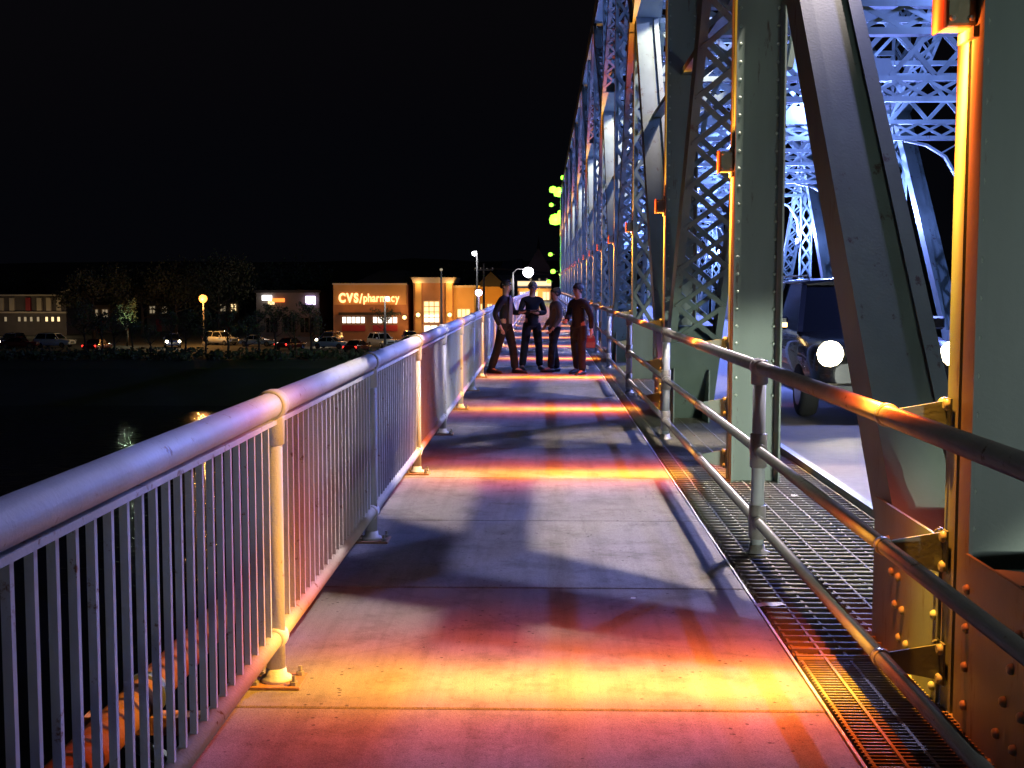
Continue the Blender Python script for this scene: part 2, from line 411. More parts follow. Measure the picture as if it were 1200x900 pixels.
for z, r in ((TOPZ, .041), (MIDZ, .031), (LOWZ, .031)):
    cpl[z] = MB().lathe([(r + .002, -.02), (r + .007, -.018), (r + .007, .018), (r + .002, .02)], (0, 0, z), 16, 'y').mesh('coupling', M['pipe'], smooth=True)
brk = {}
XO, XI = 1.63, 2.05
for z, h in ((TOPZ, .17), (MIDZ, .17), (LOWZ, .15)):
    poly = [(PX + .01, z + .02), (XO - .014, z + .06), (XO - .014, z + .06 - h), (PX + .01, z - .045)]
    m = MB().prism(poly, -.006, .006, 'y'); m.box(XO - .02, XO - .012, -.05, .05, z - .10, z + .07)
    brk[z] = m.mesh('bracket', M['steel'])
bolt_me = MB().lathe([(.012, 0), (.024, .002), (.024, .012), (.015, .022)], n=8, axis='x').mesh('bolt', M['bolt'], smooth=True)
for k in range(0, 19):
    y = V0 + PANEL * k + .10
    for z in (TOPZ, MIDZ, LOWZ):
        link_mesh('coupling', cpl[z], pr, (PX, y, 0))
        b = link_mesh('bracket', brk[z], pr, (0, y, 0))
        if k < 4:
            for dz in (.045, -.075):
                bo = link_mesh('bolt', bolt_me, b, (XO - .02, -.03, z + dz)); bo.rotation_euler = (0, 0, R(180))
                bo = link_mesh('bolt', bolt_me, b, (XO - .02, .03, z + dz)); bo.rotation_euler = (0, 0, R(180))

# ================================================================== TRUSSES
ZT = 10.2
rivet_me = MB().lathe([(.021, 0), (.02, .009), (.014, .017), (.005, .020)], n=8, axis='x').mesh('rivet', M['bolt'], smooth=True)
def vertical_parts(parent, xo, xi, y, sgn, near, lace=False):
    """H-section post: outer flange of two angles with a slot, web, inner flange. sgn=+1 when the inside lies towards +x"""
    a, b = min(xo, xi), max(xo, xi)
    if lace:
        o = MB().box(a + .03, b - .03, y - .010, y + .010, -.9, 1.0).build('vertical', M['steel'], parent)
        m = MB(); st = .55
        for i in range(int((ZT - 1.3) / st)):
            z0 = 1.0 + st * i
            for q in (0, 1):
                for yy_ in (-.12, .12): m.beam((a + .03 if q else b - .03, y + yy_ + .008 * q, z0), (b - .03 if q else a + .03, y + yy_ + .008 * q, z0 + st), .06, .010, (0, 0, 1))
        tag(m.build('lacing', M['steel'], o), kind='stuff')
        MB().box(a + .03, b - .03, y - .13, y + .13, ZT - .6, ZT - .27).build('batten_plate', M['steel'], o)
    else:
        o = MB().box(a + .03, b - .03, y - .010, y + .010, -.9, ZT - .25).build('vertical', M['steel'], parent)
    s = sgn
    def fl(x0, x1, y0, y1): return (min(x0, x1), max(x0, x1), y0, y1)
    for (y0, y1) in ((-.145, -.018), (.018, .145)):
        m = MB().box(*fl(xo, xo + s * .016, y + y0, y + y1), -.9, ZT - .25)
        m.build('outer_angle', M['steel'], o)
    m = MB()
    for q in (-1, 1): m.box(*fl(xo + s * .016, xo + s * .085, y + min(q * .011, q * .023), y + max(q * .011, q * .023)), -.9, ZT - .26)
    m.build('angle_leg', M['steel'], o)
    if near:
        m = MB()
        for i in range(34):
            z = .75 + i * .15
            for xx in (xo + .05, xi - .05): m.lathe([(.016, -.0232), (.015, -.030), (.008, -.036)], (xx, y, z), 7, 'y')
        tag(m.build('rivet_rows', M['bolt'], o), kind='stuff')
    MB().box(*fl(xi - s * .016, xi, y - .145, y + .145), -.9, ZT - .25).build('inner_flange', M['steel'], o)
    return o
ZM = 6.47   # height where the lower diagonals meet the middle posts
def diag_geom(y0, y1, z0=-.73, z1=ZM): return Vector((0, y0, z0)), Vector((0, y1, z1))
def solid_diagonal(parent, xo, xi, y0, y1, near, zz=(-.73, ZM)):
    a, b = diag_geom(y0, y1, *zz); a = a + (b - a) * .03; xm = (xo + xi) / 2; hw = abs(xi - xo) / 2 - .025
    sgn = 1 if xi > xo else -1
    f = lambda p, x: Vector((x, p.y, p.z))
    d = (b - a).normalized(); nrm = Vector((1, 0, 0)).cross(d)
    if nrm.z < 0: nrm = -nrm
    o = MB().beam(f(a, xm - hw), f(b, xm - hw), .016, .30).build('diagonal', M['steel'], parent)
    MB().beam(f(a, xm + hw), f(b, xm + hw), .016, .30).build('side_plate', M['steel'], o)
    for off in (.135, -.135):
        A, B = a + nrm * off, b + nrm * off
        MB().beam(f(A, xm), f(B, xm), 2 * hw - .018, .014).build('cover_plate', M['steel'], o)
    for q in (-1, 1):
        A, B = a + nrm * .156, b + nrm * .156
        MB().beam(f(A, xm + q * (hw - .03)), f(B, xm + q * (hw - .03)), .08, .012).build('flange_angle', M['steel'], o)
    return o
def laced_diagonal(parent, xo, xi, y0, y1, level, zz=(-.73, ZM)):
    a, b = diag_geom(y0, y1, *zz); a = a + (b - a) * .03; xm = (xo + xi) / 2; hw = abs(xi - xo) / 2 + (.10 if level == 2 else .03)
    if level == 2: xm += .02
    f = lambda p, x: Vector((x, p.y, p.z))
    d = (b - a).normalized(); nrm = Vector((1, 0, 0)).cross(d)
    if nrm.y > 0: nrm = -nrm          # towards the camera
    L = (b - a).length
    o = MB().beam(f(a, xm - hw), f(b, xm - hw), .016, .26).build('diagonal', M['steel'], parent)
    MB().beam(f(a, xm + hw), f(b, xm + hw), .016, .26).build('side_channel', M['steel'], o)
    m = MB()
    for off in (.137, -.137):
        for q in (-1, 1):
            m.beam(f(a + nrm * off, xm + q * (hw - .035)), f(b + nrm * off, xm + q * (hw - .035)), .085, .012)
    m.build('flange_angle', M['steel'], o)
    # batten plates at the ends
    for s0, s1 in ((.55, 2.1), (L - 1.0, L - .2)):
        for off in (.152, -.152):
            A, B = a + d * s0 + nrm * off, a + d * s1 + nrm * off
            MB().beam(f(A, xm), f(B, xm), 2 * hw + .02, .012).build('batten_plate', M['steel'], o)
    st = .56; n = int((L - 3.1) / st)
    back = MB()
    for i in range(n):
        s0 = 2.12 + st * i
        for q in (-1, 1):
            for off, face in ((.150 + .012 * (q > 0), 1), (-.150 - .012 * (q > 0), 0)):
                A, B = a + d * s0 + nrm * off, a + d * (s0 + st) + nrm * off
                P, Q = f(A, xm - q * (hw - .03)), f(B, xm + q * (hw - .03))
                mb = MB() if (face and level == 2) else back
                mb.beam(P, Q, .062, .010, side=(Q - P).cross(nrm))
                if mb is not back: mb.build('lacing_bar', M['steel'], o)
    tag(back.build('lacing', M['steel'], o), kind='stuff')
    return o
def gusset(parent, xo, xi, y, sgn, near):
    y0, y1 = y - 1.45, y + 1.13
    o = MB().box(min(xo, xo - sgn * .014) - (.0 if 1 else 0), max(xo, xo - sgn * .014), y0, y - .15, -.7, .68).build('gusset_plate', M['steel'], parent)
    MB().box(min(xo, xo - sgn * .014), max(xo, xo - sgn * .014), y + .15, y1, -.7, .68).build('gusset_wing', M['steel'], o)
    MB().box(min(xi, xi + sgn * .014), max(xi, xi + sgn * .014), y0, y1, -.7, .66).build('inner_gusset', M['steel'], o)
    a, b = min(xo, xi) + .01, max(xo, xi) - .01
    MB().box(a, b, y - .95, y - .80, .57, .60).build('diaphragm', M['steel'], o)
    MB().box(a, b, y - .45, y - .20, .60, .63).build('diaphragm', M['steel'], o)
    MB().box(a, b, y + .22, y + .42, .60, .63).build('diaphragm', M['steel'], o)
    dl = PANEL / ZT
    pts = []
    for (off, q) in ((-.10, 1), (.0, 1), (-.10, -1), (.0, -1), (-.30, -1), (-.2, -1)):
        for i in range(7):
            z = .52 - i * .135
            yy_ = y + q * (.28 + (z + .4) * dl * .9) + off * q * 1.1 + (.12 if q > 0 else -.02)
            if q < 0: yy_ = y - .34 - (z + .5) * dl * .75 + off * 1.6 + .08
            if (y0 + .05 < yy_ < y - .19) or (y + .2 < yy_ < y1 - .05): pts.append((yy_, z))
    for i in range(6): pts += [(y - .19, .55 - i * .15), (y + .19, .5 - i * .15)]
    xr = xo - sgn * .014
    if near:
        for (yy_, z) in pts:
            r = link_mesh('rivet', rivet_me, o, (xr, yy_, z))
            if sgn > 0: r.rotation_euler = (0, 0, R(180))
    return o
def truss(name, label, xo, xi, sgn, k0, k1, near):
    t = thing(name, label, 'bridge truss', (0, 0, 0))
    a, b = min(xo, xi), max(xo, xi)
    yA, yB = V0 + PANEL * k0, V0 + PANEL * k1
    MB().box(a - .02, b + .02, yA, yB, ZT - .25, ZT + .25).build('top_chord', M['steel'], t)
    MB().box(a + .02, b - .02, yA, yB, -1.3, -.72).build('bottom_chord', M['steel'], t)
    if near:
        MB().box(xo + .20, xo + .34, V0, yB, 4.48, 4.56).build('shadow_strut', M['steel'], t)  # added strut, placed to cast the long shadow band along the deck
    for k in range(k0, k1 + 1):
        y = V0 + PANEL * k
        vertical_parts(t, xo, xi, y, sgn, near and k < 3, k >= 3)
        if k % 2 == 0:
            gusset(t, xo, xi, y, sgn, near and k <= 2)
            if k + 1 <= k1:
                solid_diagonal(t, xo, xi, y, y + PANEL, near)
                if not near or k > 0: laced_diagonal(t, xo, xi, y, y + PANEL, 1, (ZT - .2, ZM))
            if k - 1 >= k0 and (not near or k > 2): laced_diagonal(t, xo, xi, y, y - PANEL, 1, (ZT - .2, ZM))
            if k - 1 >= k0: laced_diagonal(t, xo, xi, y, y - PANEL, 2 if near and k in (2, 4) else 1)
    return t
truss('walkway_truss', 'green riveted steel bridge truss standing between the footway and the road', XO, XI, 1, 0, NV - 1, True)
truss('far_truss', 'blue-lit steel bridge truss on the opposite side of the road', 9.95, 9.53, -1, 2, NV - 1, False)

# sway frames and top bracing over the road
def sway_frame():
    t = thing('sway_frame', 'laced steel cross frame spanning the road between the two trusses', 'cross frame', group='overhead cross frames of the bridge')
    x0, x1 = XI + .003, 9.527; xm = (x0 + x1) / 2
    m = MB()
    for z in (5.03, 5.39): m.box(x0, x1, -.10, .10, z - .045, z + .045)
    m.build('bottom_strut', M['steel'], t)
    for i in range(14):
        xx = x0 + (x1 - x0) * i / 14; st = (x1 - x0) / 14
        for q in (0, 1):
            MB().beam((xx + st * q, -.06 - .012 * q, 5.07), (xx + st * (1 - q), -.06 - .012 * q, 5.35), .06, .011, (0, 0, 1)).build('lacing_bar', M['steel'], t)
    m = MB()
    for z in (6.42, 6.70): m.box(x0, x1, -.07, .07, z - .05, z + .05)
    m.build('middle_strut', M['steel'], t)
    m = MB()
    for z in (9.5, 10.0): m.box(x0, x1, -.10, .10, z - .06, z + .06)
    m.build('top_strut', M['steel'], t)
    MB().box(x0, x1, -.06, .06, 7.95, 8.07).build('upper_strut', M['steel'], t)
    n = 7; dx = (x1 - x0) / n
    for i in range(n):
        for q in (0, 1):
            MB().beam((x0 + dx * (i + q), .03 * (q * 2 - 1), 6.78), (x0 + dx * (i + 1 - q), .03 * (q * 2 - 1), 7.92), .07, .03, (0, 0, 1)).build('lattice_bar', M['steel'], t)
    n = 9; dx = (x1 - x0) / n
    for i in range(n):
        for q in (0, 1):
            a = (x0 + dx * (i + q), .03 * (q * 2 - 1), 5.44); b = (x0 + dx * (i + 1 - q), .03 * (q * 2 - 1), 6.36)
            MB().beam(a, b, .09, .035, (0, 0, 1)).build('lattice_bar', M['steel'], t)
    for i in range(8):
        xx = x0 + (x1 - x0) * i / 8; st = (x1 - x0) / 8
        for q in (0, 1):
            MB().beam((xx + st * q, .055 * (q * 2 - 1), 9.56), (xx + st * (1 - q), .055 * (q * 2 - 1), 9.94), .06, .012, (0, 0, 1)).build('lacing_bar', M['steel'], t)
    for q in (0, 1):
        MB().beam((x0 + .2 if q else x1 - .2, .05 * (q * 2 - 1), 9.4), (xm, .05 * (q * 2 - 1), 6.8), .16, .08, (0, 0, 1)).build('sway_diagonal', M['steel'], t)
    MB().prism([(xm - .55, 5.40), (xm + .55, 5.40), (xm + .4, 5.75), (xm - .4, 5.75)], -.028, -.012, 'y').build('gusset_plate', M['steel'], t)
    MB().prism([(xm - .5, 6.40), (xm + .5, 6.40), (xm + .6, 7.0), (xm - .6, 7.0)], -.09, -.074, 'y').build('gusset_plate', M['steel'], t)
    for s, xx in ((1, x0), (-1, x1)):
        # curved knee brace
        pts = [(xx + s * .04, 0, 3.55), (xx + s * .14, 0, 4.15), (xx + s * .42, 0, 4.62), (xx + s * .85, 0, 4.88), (xx + s * 1.35, 0, 4.98)]
        m = MB()
        for p, q in zip(pts[:-1], pts[1:]): m.beam(p, q, .14, .05, (0, 1, 0))
        m.build('knee_brace', M['steel'], t)
        MB().beam((xx + s * .03, 0, 4.97), (xx + s * .5, 0, 4.70), .08, .03, (0, 1, 0)).build('knee_strut', M['steel'], t)
    return t
sf = sway_frame(); ORD = ['first', 'second', 'third', 'fourth', 'fifth', 'sixth']
for k in range(1, NV):
    o = sf if k == 1 else copy_tree(sf)
    o.location = (0, V0 + PANEL * k, 0)
    if k <= 6: o['label'] = f'laced steel cross frame over the road, {ORD[k - 1]} beyond the riveted gusset post'
    else: o['label'] = 'distant laced steel cross frame spanning the road behind the nearer ones'
def lateral():
    t = thing('lateral_brace', 'crossed laced steel brace lying flat between the top chords', 'brace', group='top lateral braces of the bridge')
    x0, x1 = XI + .1, 9.43
    for q, z in ((0, 9.72), (1, 9.84)):
        a = Vector((x0 if q else x1, .25, z)); b = Vector((x1 if q else x0, PANEL - .25, z)); d = (b - a).normalized(); sdv = d.cross(Vector((0, 0, 1)))
        m = MB()
        for e in (-.17, .17): m.beam(a + sdv * e, b + sdv * e, .07, .07, (0, 0, 1))
        o = m.build('brace_arm', M['steel'], t)
        L = (b - a).length; n = 18; m = MB()
        for i in range(n):
            e = .15 if i % 2 else -.15
            m.beam(a + d * (L * i / n) + sdv * e, a + d * (L * (i + 1) / n) - sdv * e, .05, .01, (0, 0, 1))
        tag(m.build('lacing', M['steel'], o), kind='stuff')
    return t
lb = lateral()
for k in range(1, NV - 1):
    o = lb if k == 1 else copy_tree(lb)
    o.location = (0, V0 + PANEL * k, 0)
    o['label'] = f'crossed laced brace lying flat between the top chords, {ORD[k - 1]} beyond the gusset post' if k <= 6 else 'distant crossed laced brace lying flat between the top chords'

# ================================================================== LIGHT FIXTURES
FAN = fan_light('amber_fan')
def fixture():
    t = thing('light_fixture', 'small box lamp with glowing orange end bolted to a truss post', 'lamp', group='orange box lamps on the truss posts')
    h = MB().box(-.115, -.004, -.075, .075, -.085, .085).build('housing', M['box'], t, bevel=.008)
    MB().box(-.128, -.117, -.07, .07, -.095, .095).build('end_lens', M['lens'], t, bevel=.004)
    for z in (.09, -.13): MB().box(-.02, -.002, -.09, .09, z, z + .04).build('mount', M['steel'], t)
    sm = MB().lathe([(.012, 0), (.012, .010), (.006, .014)], n=6, axis='y').mesh('screw', M['bolt'])
    for x in (-.095, -.025):
        for z in (-.06, .06):
            s = link_mesh('screw', sm, h, (x, -.075, z)); s.rotation_euler = (0, 0, R(180))
    lo = bpy.data.objects.new('fan_lamp', FAN); C.objects.link(lo); lo.parent = t; lo.location = (-.33, .04, -.20); lo.rotation_euler = (R(6.5), 0, 0)
    return t
fx = fixture()
for k in range(0, NV):
    o = fx if k == 0 else copy_tree(fx)
    o.location = (XO, V0 + PANEL * k, 2.76)
    o['label'] = 'box lamp with glowing orange end on the post above the riveted gusset' if k == 0 else (f'box lamp with glowing orange end, on the {ORD[k - 1]} post beyond the gusset post' if k <= 6 else 'tiny orange box lamp far along the row of truss posts')

def flood():
    t = thing('flood_light', 'white floodlight hung under the cross frames beside the truss', 'floodlight', group='floodlights under the cross frames')
    MB().box(-.14, .14, -.1, .1, .04, .26).build('housing', M['flood'], t, bevel=.015)
    MB().box(-.11, .11, -.08, .08, .025, .038).build('lens', M['floodlens'], t)
    MB().tube([(0, 0, .26), (0, 0, .42), (0, .45, .42), (0, .45, 1.0)], .025, 8).build('arm', M['flood'], t, smooth=True)
    return t
fl0 = flood()
LX, LZ, LDY = 3.11, 7.0, -.52
for k in range(1, NV - 3, 2):
    o = fl0 if k == 1 else copy_tree(fl0)
    yv = V0 + PANEL * k + LDY
    o.location = (LX, yv, LZ)
    far = 1 if k < 3 else .5
    spot('white_flood', (LX, yv, LZ), (-.3, yv + .2, 0), P_WHITE * far, (1, .82, .75), 68, .3, .05)
    spot('blue_flood', (LX + .28, yv + .3, LZ), (-1.0, yv - 1.4 if k == 1 else yv, .4), P_BLUE * far, (.46, .46, 1), 90 if k == 1 else 84, .55, .05)
# blue-white lamps that wash the inside of the span
bl = thing('frame_lamp', 'blue-white lamp clamped to the foot of a cross frame', 'floodlight', group='blue lamps washing the cross frames')
MB().lathe([(.05, 0), (.09, .05), (.10, .16), (.06, .22)], n=12).build('housing', M['flood'], bl, smooth=True)
MB().lathe([(.085, .221), (.07, .24), (.02, .25)], n=12).build('lens', M['floodlens'], bl, smooth=True)
for k in range(2, NV - 1):
    o = bl if k == 2 else copy_tree(bl)
    x = 6.4; z =  4.3 if k % 2 else 5.435; yk = V0 + PANEL * k - .04
    if k % 2: z, yk = 3.2, V0 + PANEL * k - .1; x = 9.43
    o.location = (x, yk, z)
    point('frame_wash', (x - (.35 if k % 2 else 0), yk - .3, z + .45), P_FRAME * (1.0 if k < 5 else 1.25), (.19, .27, 1), None, .08)

# ================================================================== VEHICLES
def paint(name, col): 
    m = surf(name, col, .25, .1, .1, 2, bump=0); m.node_tree.nodes['Principled BSDF'].inputs['Coat Weight'].default_value = .6; return m
M['car_black'] = paint('black_car_paint', (.006, .006, .007)); M['car_silver'] = paint('silver_car_paint', (.3, .31, .32))
M['car_red'] = paint('dark_red_car_paint', (.12, .012, .012)); M['car_white'] = paint('white_car_paint', (.6, .6, .6)); M['car_blue'] = paint('blue_car_paint', (.02, .03, .09))
M['headglow'] = glow('headlamp_glow', (1, .86, .55), 25); M['tailglow'] = glow('taillamp_glow', (1, .03, .02), 5); M['amberglow'] = glow('amber_lamp', (1, .62, .22), 6)
M['headoff'] = surf('unlit_lamp', (.3, .3, .3), .1, .3, .1, 3, bump=0); M['tailoff'] = surf('unlit_tail', (.2, .01, .01), .2, 0, .1, 3, bump=0)
def loft(rings):
    m = MB(); n = len(rings[0]); vs = [p for r in rings for p in r]; fs = []
    for i in range(len(rings) - 1):
        for k in range(n):
            a = i * n + k; b = i * n + (k + 1) % n; fs.append((a, b, b + n, a + n))
    fs.append(tuple(reversed(range(n)))); e = (len(rings) - 1) * n; fs.append(tuple(e + k for k in range(n)))
    return m.add(vs, fs)
def ring(y, hw, zb, zt, crown=.03):
    half = [(hw * .9, zb), (hw * .985, zb + .08), (hw, zb + .45 * (zt - zb)), (hw * .985, zb + .8 * (zt - zb)), (hw * .9, zt - .01), (hw * .5, zt + crown)]
    return [(x, y, z) for x, z in half] + [(-x, y, z) for x, z in reversed(half)]
WHEEL = {}
def make_car(name, label, pm, tall=True, head=None, tail=None, amber=False, group=None):
    t = thing(name, label, 'car', group=group); H = 1.0 if tall else .82; L = 4.9 if tall else 4.6
    k = L / 4.9; W = 1 if tall else .94
    st = [(0, .70, .45, .74), (.04, .86, .38, .88), (.25, .93, .32, .97), (.8, .955, .28, 1.03), (1.4, .96, .27, 1.09), (2.2, .965, .27, 1.11), (3.6, .965, .28, 1.12), (4.5, .95, .32, 1.11), (4.8, .92, .38, 1.04), (4.9, .82, .46, .9)]
    body = loft([ring(y * k, hw * W, zb, zt * H) for y, hw, zb, zt in st]).build('body', pm, t, smooth=True)
    zt = 1.78 * H if tall else 1.45; zb = 1.07 * H
    y0, y1, y2, y3 = (1.35, 2.05, 4.35, 4.75) if tall else (1.45, 2.15, 3.3, 4.1)
    y0, y1, y2, y3 = [v * k for v in (y0, y1, y2, y3)]
    a, b = .86 * W, .66 * W
    MB().add([(-a, y0, zb), (a, y0, zb), (b, y1, zt - .05), (-b, y1, zt - .05)], [(0, 1, 2, 3)]).build('windshield', M['glass'], t)
    MB().add([(-a, y3, zb), (a, y3, zb), (b, y2, zt - .05), (-b, y2, zt - .05)], [(3, 2, 1, 0)]).build('rear_window', M['glass'], t)
    for s in (-1, 1):
        MB().add([(s * a, y0, zb), (s * a, y3, zb), (s * b, y2, zt - .05), (s * b, y1, zt - .05)], [(0, 1, 2, 3)]).build('side_window', M['glass'], t)
        for (p, q) in (((s * a, y0, zb), (s * b, y1, zt - .05)), ((s * a, y3, zb), (s * b, y2, zt - .05)), ((s * (a + .003), (y1 + y2) / 2, zb), (s * (b + .003), (y1 + y2) / 2, zt - .05))):
            MB().beam(p, q, .07, .05).build('pillar', pm, t)
    loft([[(x * b / .66, y, z + zt) for x, z in ((.62, -.07), (.68, -.05), (.6, 0 - dz), (.3, .03 - dz), (-.3, .03 - dz), (-.6, 0 - dz), (-.68, -.05), (-.62, -.07))] for y, dz in ((y1 - .06, .05), (y1 + .2, .005), ((y1 + y2) / 2, 0), (y2 - .2, .005), (y2 + .05, .05))]).build('roof', pm, t, smooth=True)
    if tall:
        for s in (-1, 1): MB().tube([(s * .56, y1 + .15, zt - .02), (s * .56, y1 + .25, zt + .06), (s * .56, y2 - .25, zt + .06), (s * .56, y2 - .1, zt - .02)], .018, 6).build('roof_rail', M['chrome'], t)
    if 'w' not in WHEEL:
        WHEEL['w'] = MB().lathe([(.22, -.11), (.33, -.105), (.355, -.06), (.355, .06), (.33, .105), (.22, .11)], n=20, axis='x').mesh('wheel', M['tyre'], smooth=True)
        m = MB().lathe([(.21, -.112), (.215, -.09), (.2, .09), (.21, .112)], n=16, axis='x')
        for q in range(5): m.beam((.118, 0, 0), (.118, .2 * math.cos(q * 1.257), .2 * math.sin(q * 1.257)), .012, .06, (1, 0, 0))
        WHEEL['r'] = m.mesh('rim', M['chrome'])
    for s in (-1, 1):
        for y in (.92 * k, 3.95 * k):
            o = link_mesh('wheel', WHEEL['w'], t, (s * .855 * W, y, .355)); link_mesh('rim', WHEEL['r'], o)
        hz = .86 * H
        MB().lathe([(.10, -.075), (.15, -.05), (.165, -.01), (.15, .02)], (s * .75 * W, .05, hz), 12, 'y').build('headlight', M['headglow'] if head else M['headoff'], t)
        MB().box(min(s * .72, s * .90) * W, max(s * .72, s * .90) * W, 4.80 * k, 4.885 * k, .75 * H, 1.0 * H).build('tail_light', M['tailglow'] if tail else M['tailoff'], t)
        mr = MB().box(min(s * .95, s * 1.17) * W, max(s * .95, s * 1.17) * W, y0 + .30, y0 + .42, zb + .04, zb + .22).build('side_mirror', pm, t, bevel=.03)
        if amber and s == -1: MB().box(-1.16 * W, -.97 * W, y0 + .288, y0 + .299, zb + .07, zb + .13).build('turn_signal', M['amberglow'], mr)
    MB().box(-.42 * W, .42 * W, -.02, .03, .56 * H, .80 * H).build('grille', M['black'], t, bevel=.01)
    for i in range(4): MB().box(-.4 * W, .4 * W, -.028, -.021, .59 * H + i * .055, .605 * H + i * .055).build('grille_bar', M['pole'], t)
    MB().box(-.86 * W, .86 * W, -.06, .12, .36, .50 * H).build('front_bumper', M['black'], t, bevel=.03)
    MB().box(-.86 * W, .86 * W, 4.80 * k, 4.95 * k, .38, .56 * H).build('rear_bumper', M['black'], t, bevel=.03)
    return t
suv = make_car('sport_utility_car', 'black sport utility car coming over the bridge with headlights lit', M['car_black'], True, head=True, amber=True)
suv.location = (4.30, 15.2, 0)
for s in (-1, 1): spot('headlamp', (4.30 + s * .75, 15.1, .80), (4.30 + s * .75 - .2, 3, -.1), 260, (1, .85, .6), 60, .8, .06)
fol = make_car('following_car', 'silver saloon car with headlights lit following on the bridge road', M['car_silver'], False, head=True)
fol.location = (6.3, -5.5, 0); fol.rotation_euler = (0, 0, math.pi)
for s in (-1, 1): spot('headlamp', (6.3 + s * .6, -5.38, .66), (2.4 + s * .3, 10, -1.7), 4200, (.93, 1, .86), 24, .25, .05)
spot('post_fill', (6.3, -5.36, .8), (2.0, 9, 3.2), 900, (.85, .95, 1), 62, .9, .2)  # added fill between the headlights, lifts the near post faces

# ================================================================== PEOPLE
M['skin'] = surf('skin', (.42, .24, .17), .55, 0, .08, 9, bump=0)
M['hair'] = surf('dark_hair', (.02, .015, .012), .6); M['greyhair'] = surf('grey_hair', (.18, .16, .15), .6)
M['suit'] = surf('black_suit', (.006, .006, .008), .9, 0, .2, 8); M['sweater'] = surf('charcoal_sweater', (.009, .009, .010), .9); M['jeans'] = surf('dark_trousers', (.006, .006, .009), .9)
M['shirt'] = surf('blue_shirt', (.20, .24, .45), .8); M['beige'] = surf('taupe_jacket', (.12, .105, .095), .85); M['coat'] = surf('brown_coat', (.008, .006, .006), .9); M['shoe'] = surf('black_shoe', (.01, .01, .01), .4)
M['redbag'] = surf('red_bag', (.35, .03, .03), .5)
def skin_mesh(name, verts, edges, mat, parent, root=0):
    """verts: {key: (pos, rx, ry)}"""
    keys = list(verts); me = bpy.data.meshes.new(name)
    me.from_pydata([verts[k][0] for k in keys], [(keys.index(a), keys.index(b)) for a, b in edges], [])
    o = link_mesh(name, me, parent); me.materials.append(mat)
    sk = o.modifiers.new('skin', 'SKIN'); sk.use_smooth_shade = True
    for i, k in enumerate(keys):
        sv = me.skin_vertices[0].data[i]; r = verts[k][1:]
        sv.radius = r if len(r) == 2 else (r[0], r[0]); sv.use_root = i == root
    ss = o.modifiers.new('sub', 'SUBSURF'); ss.levels = 1; ss.render_levels = 2
    return o
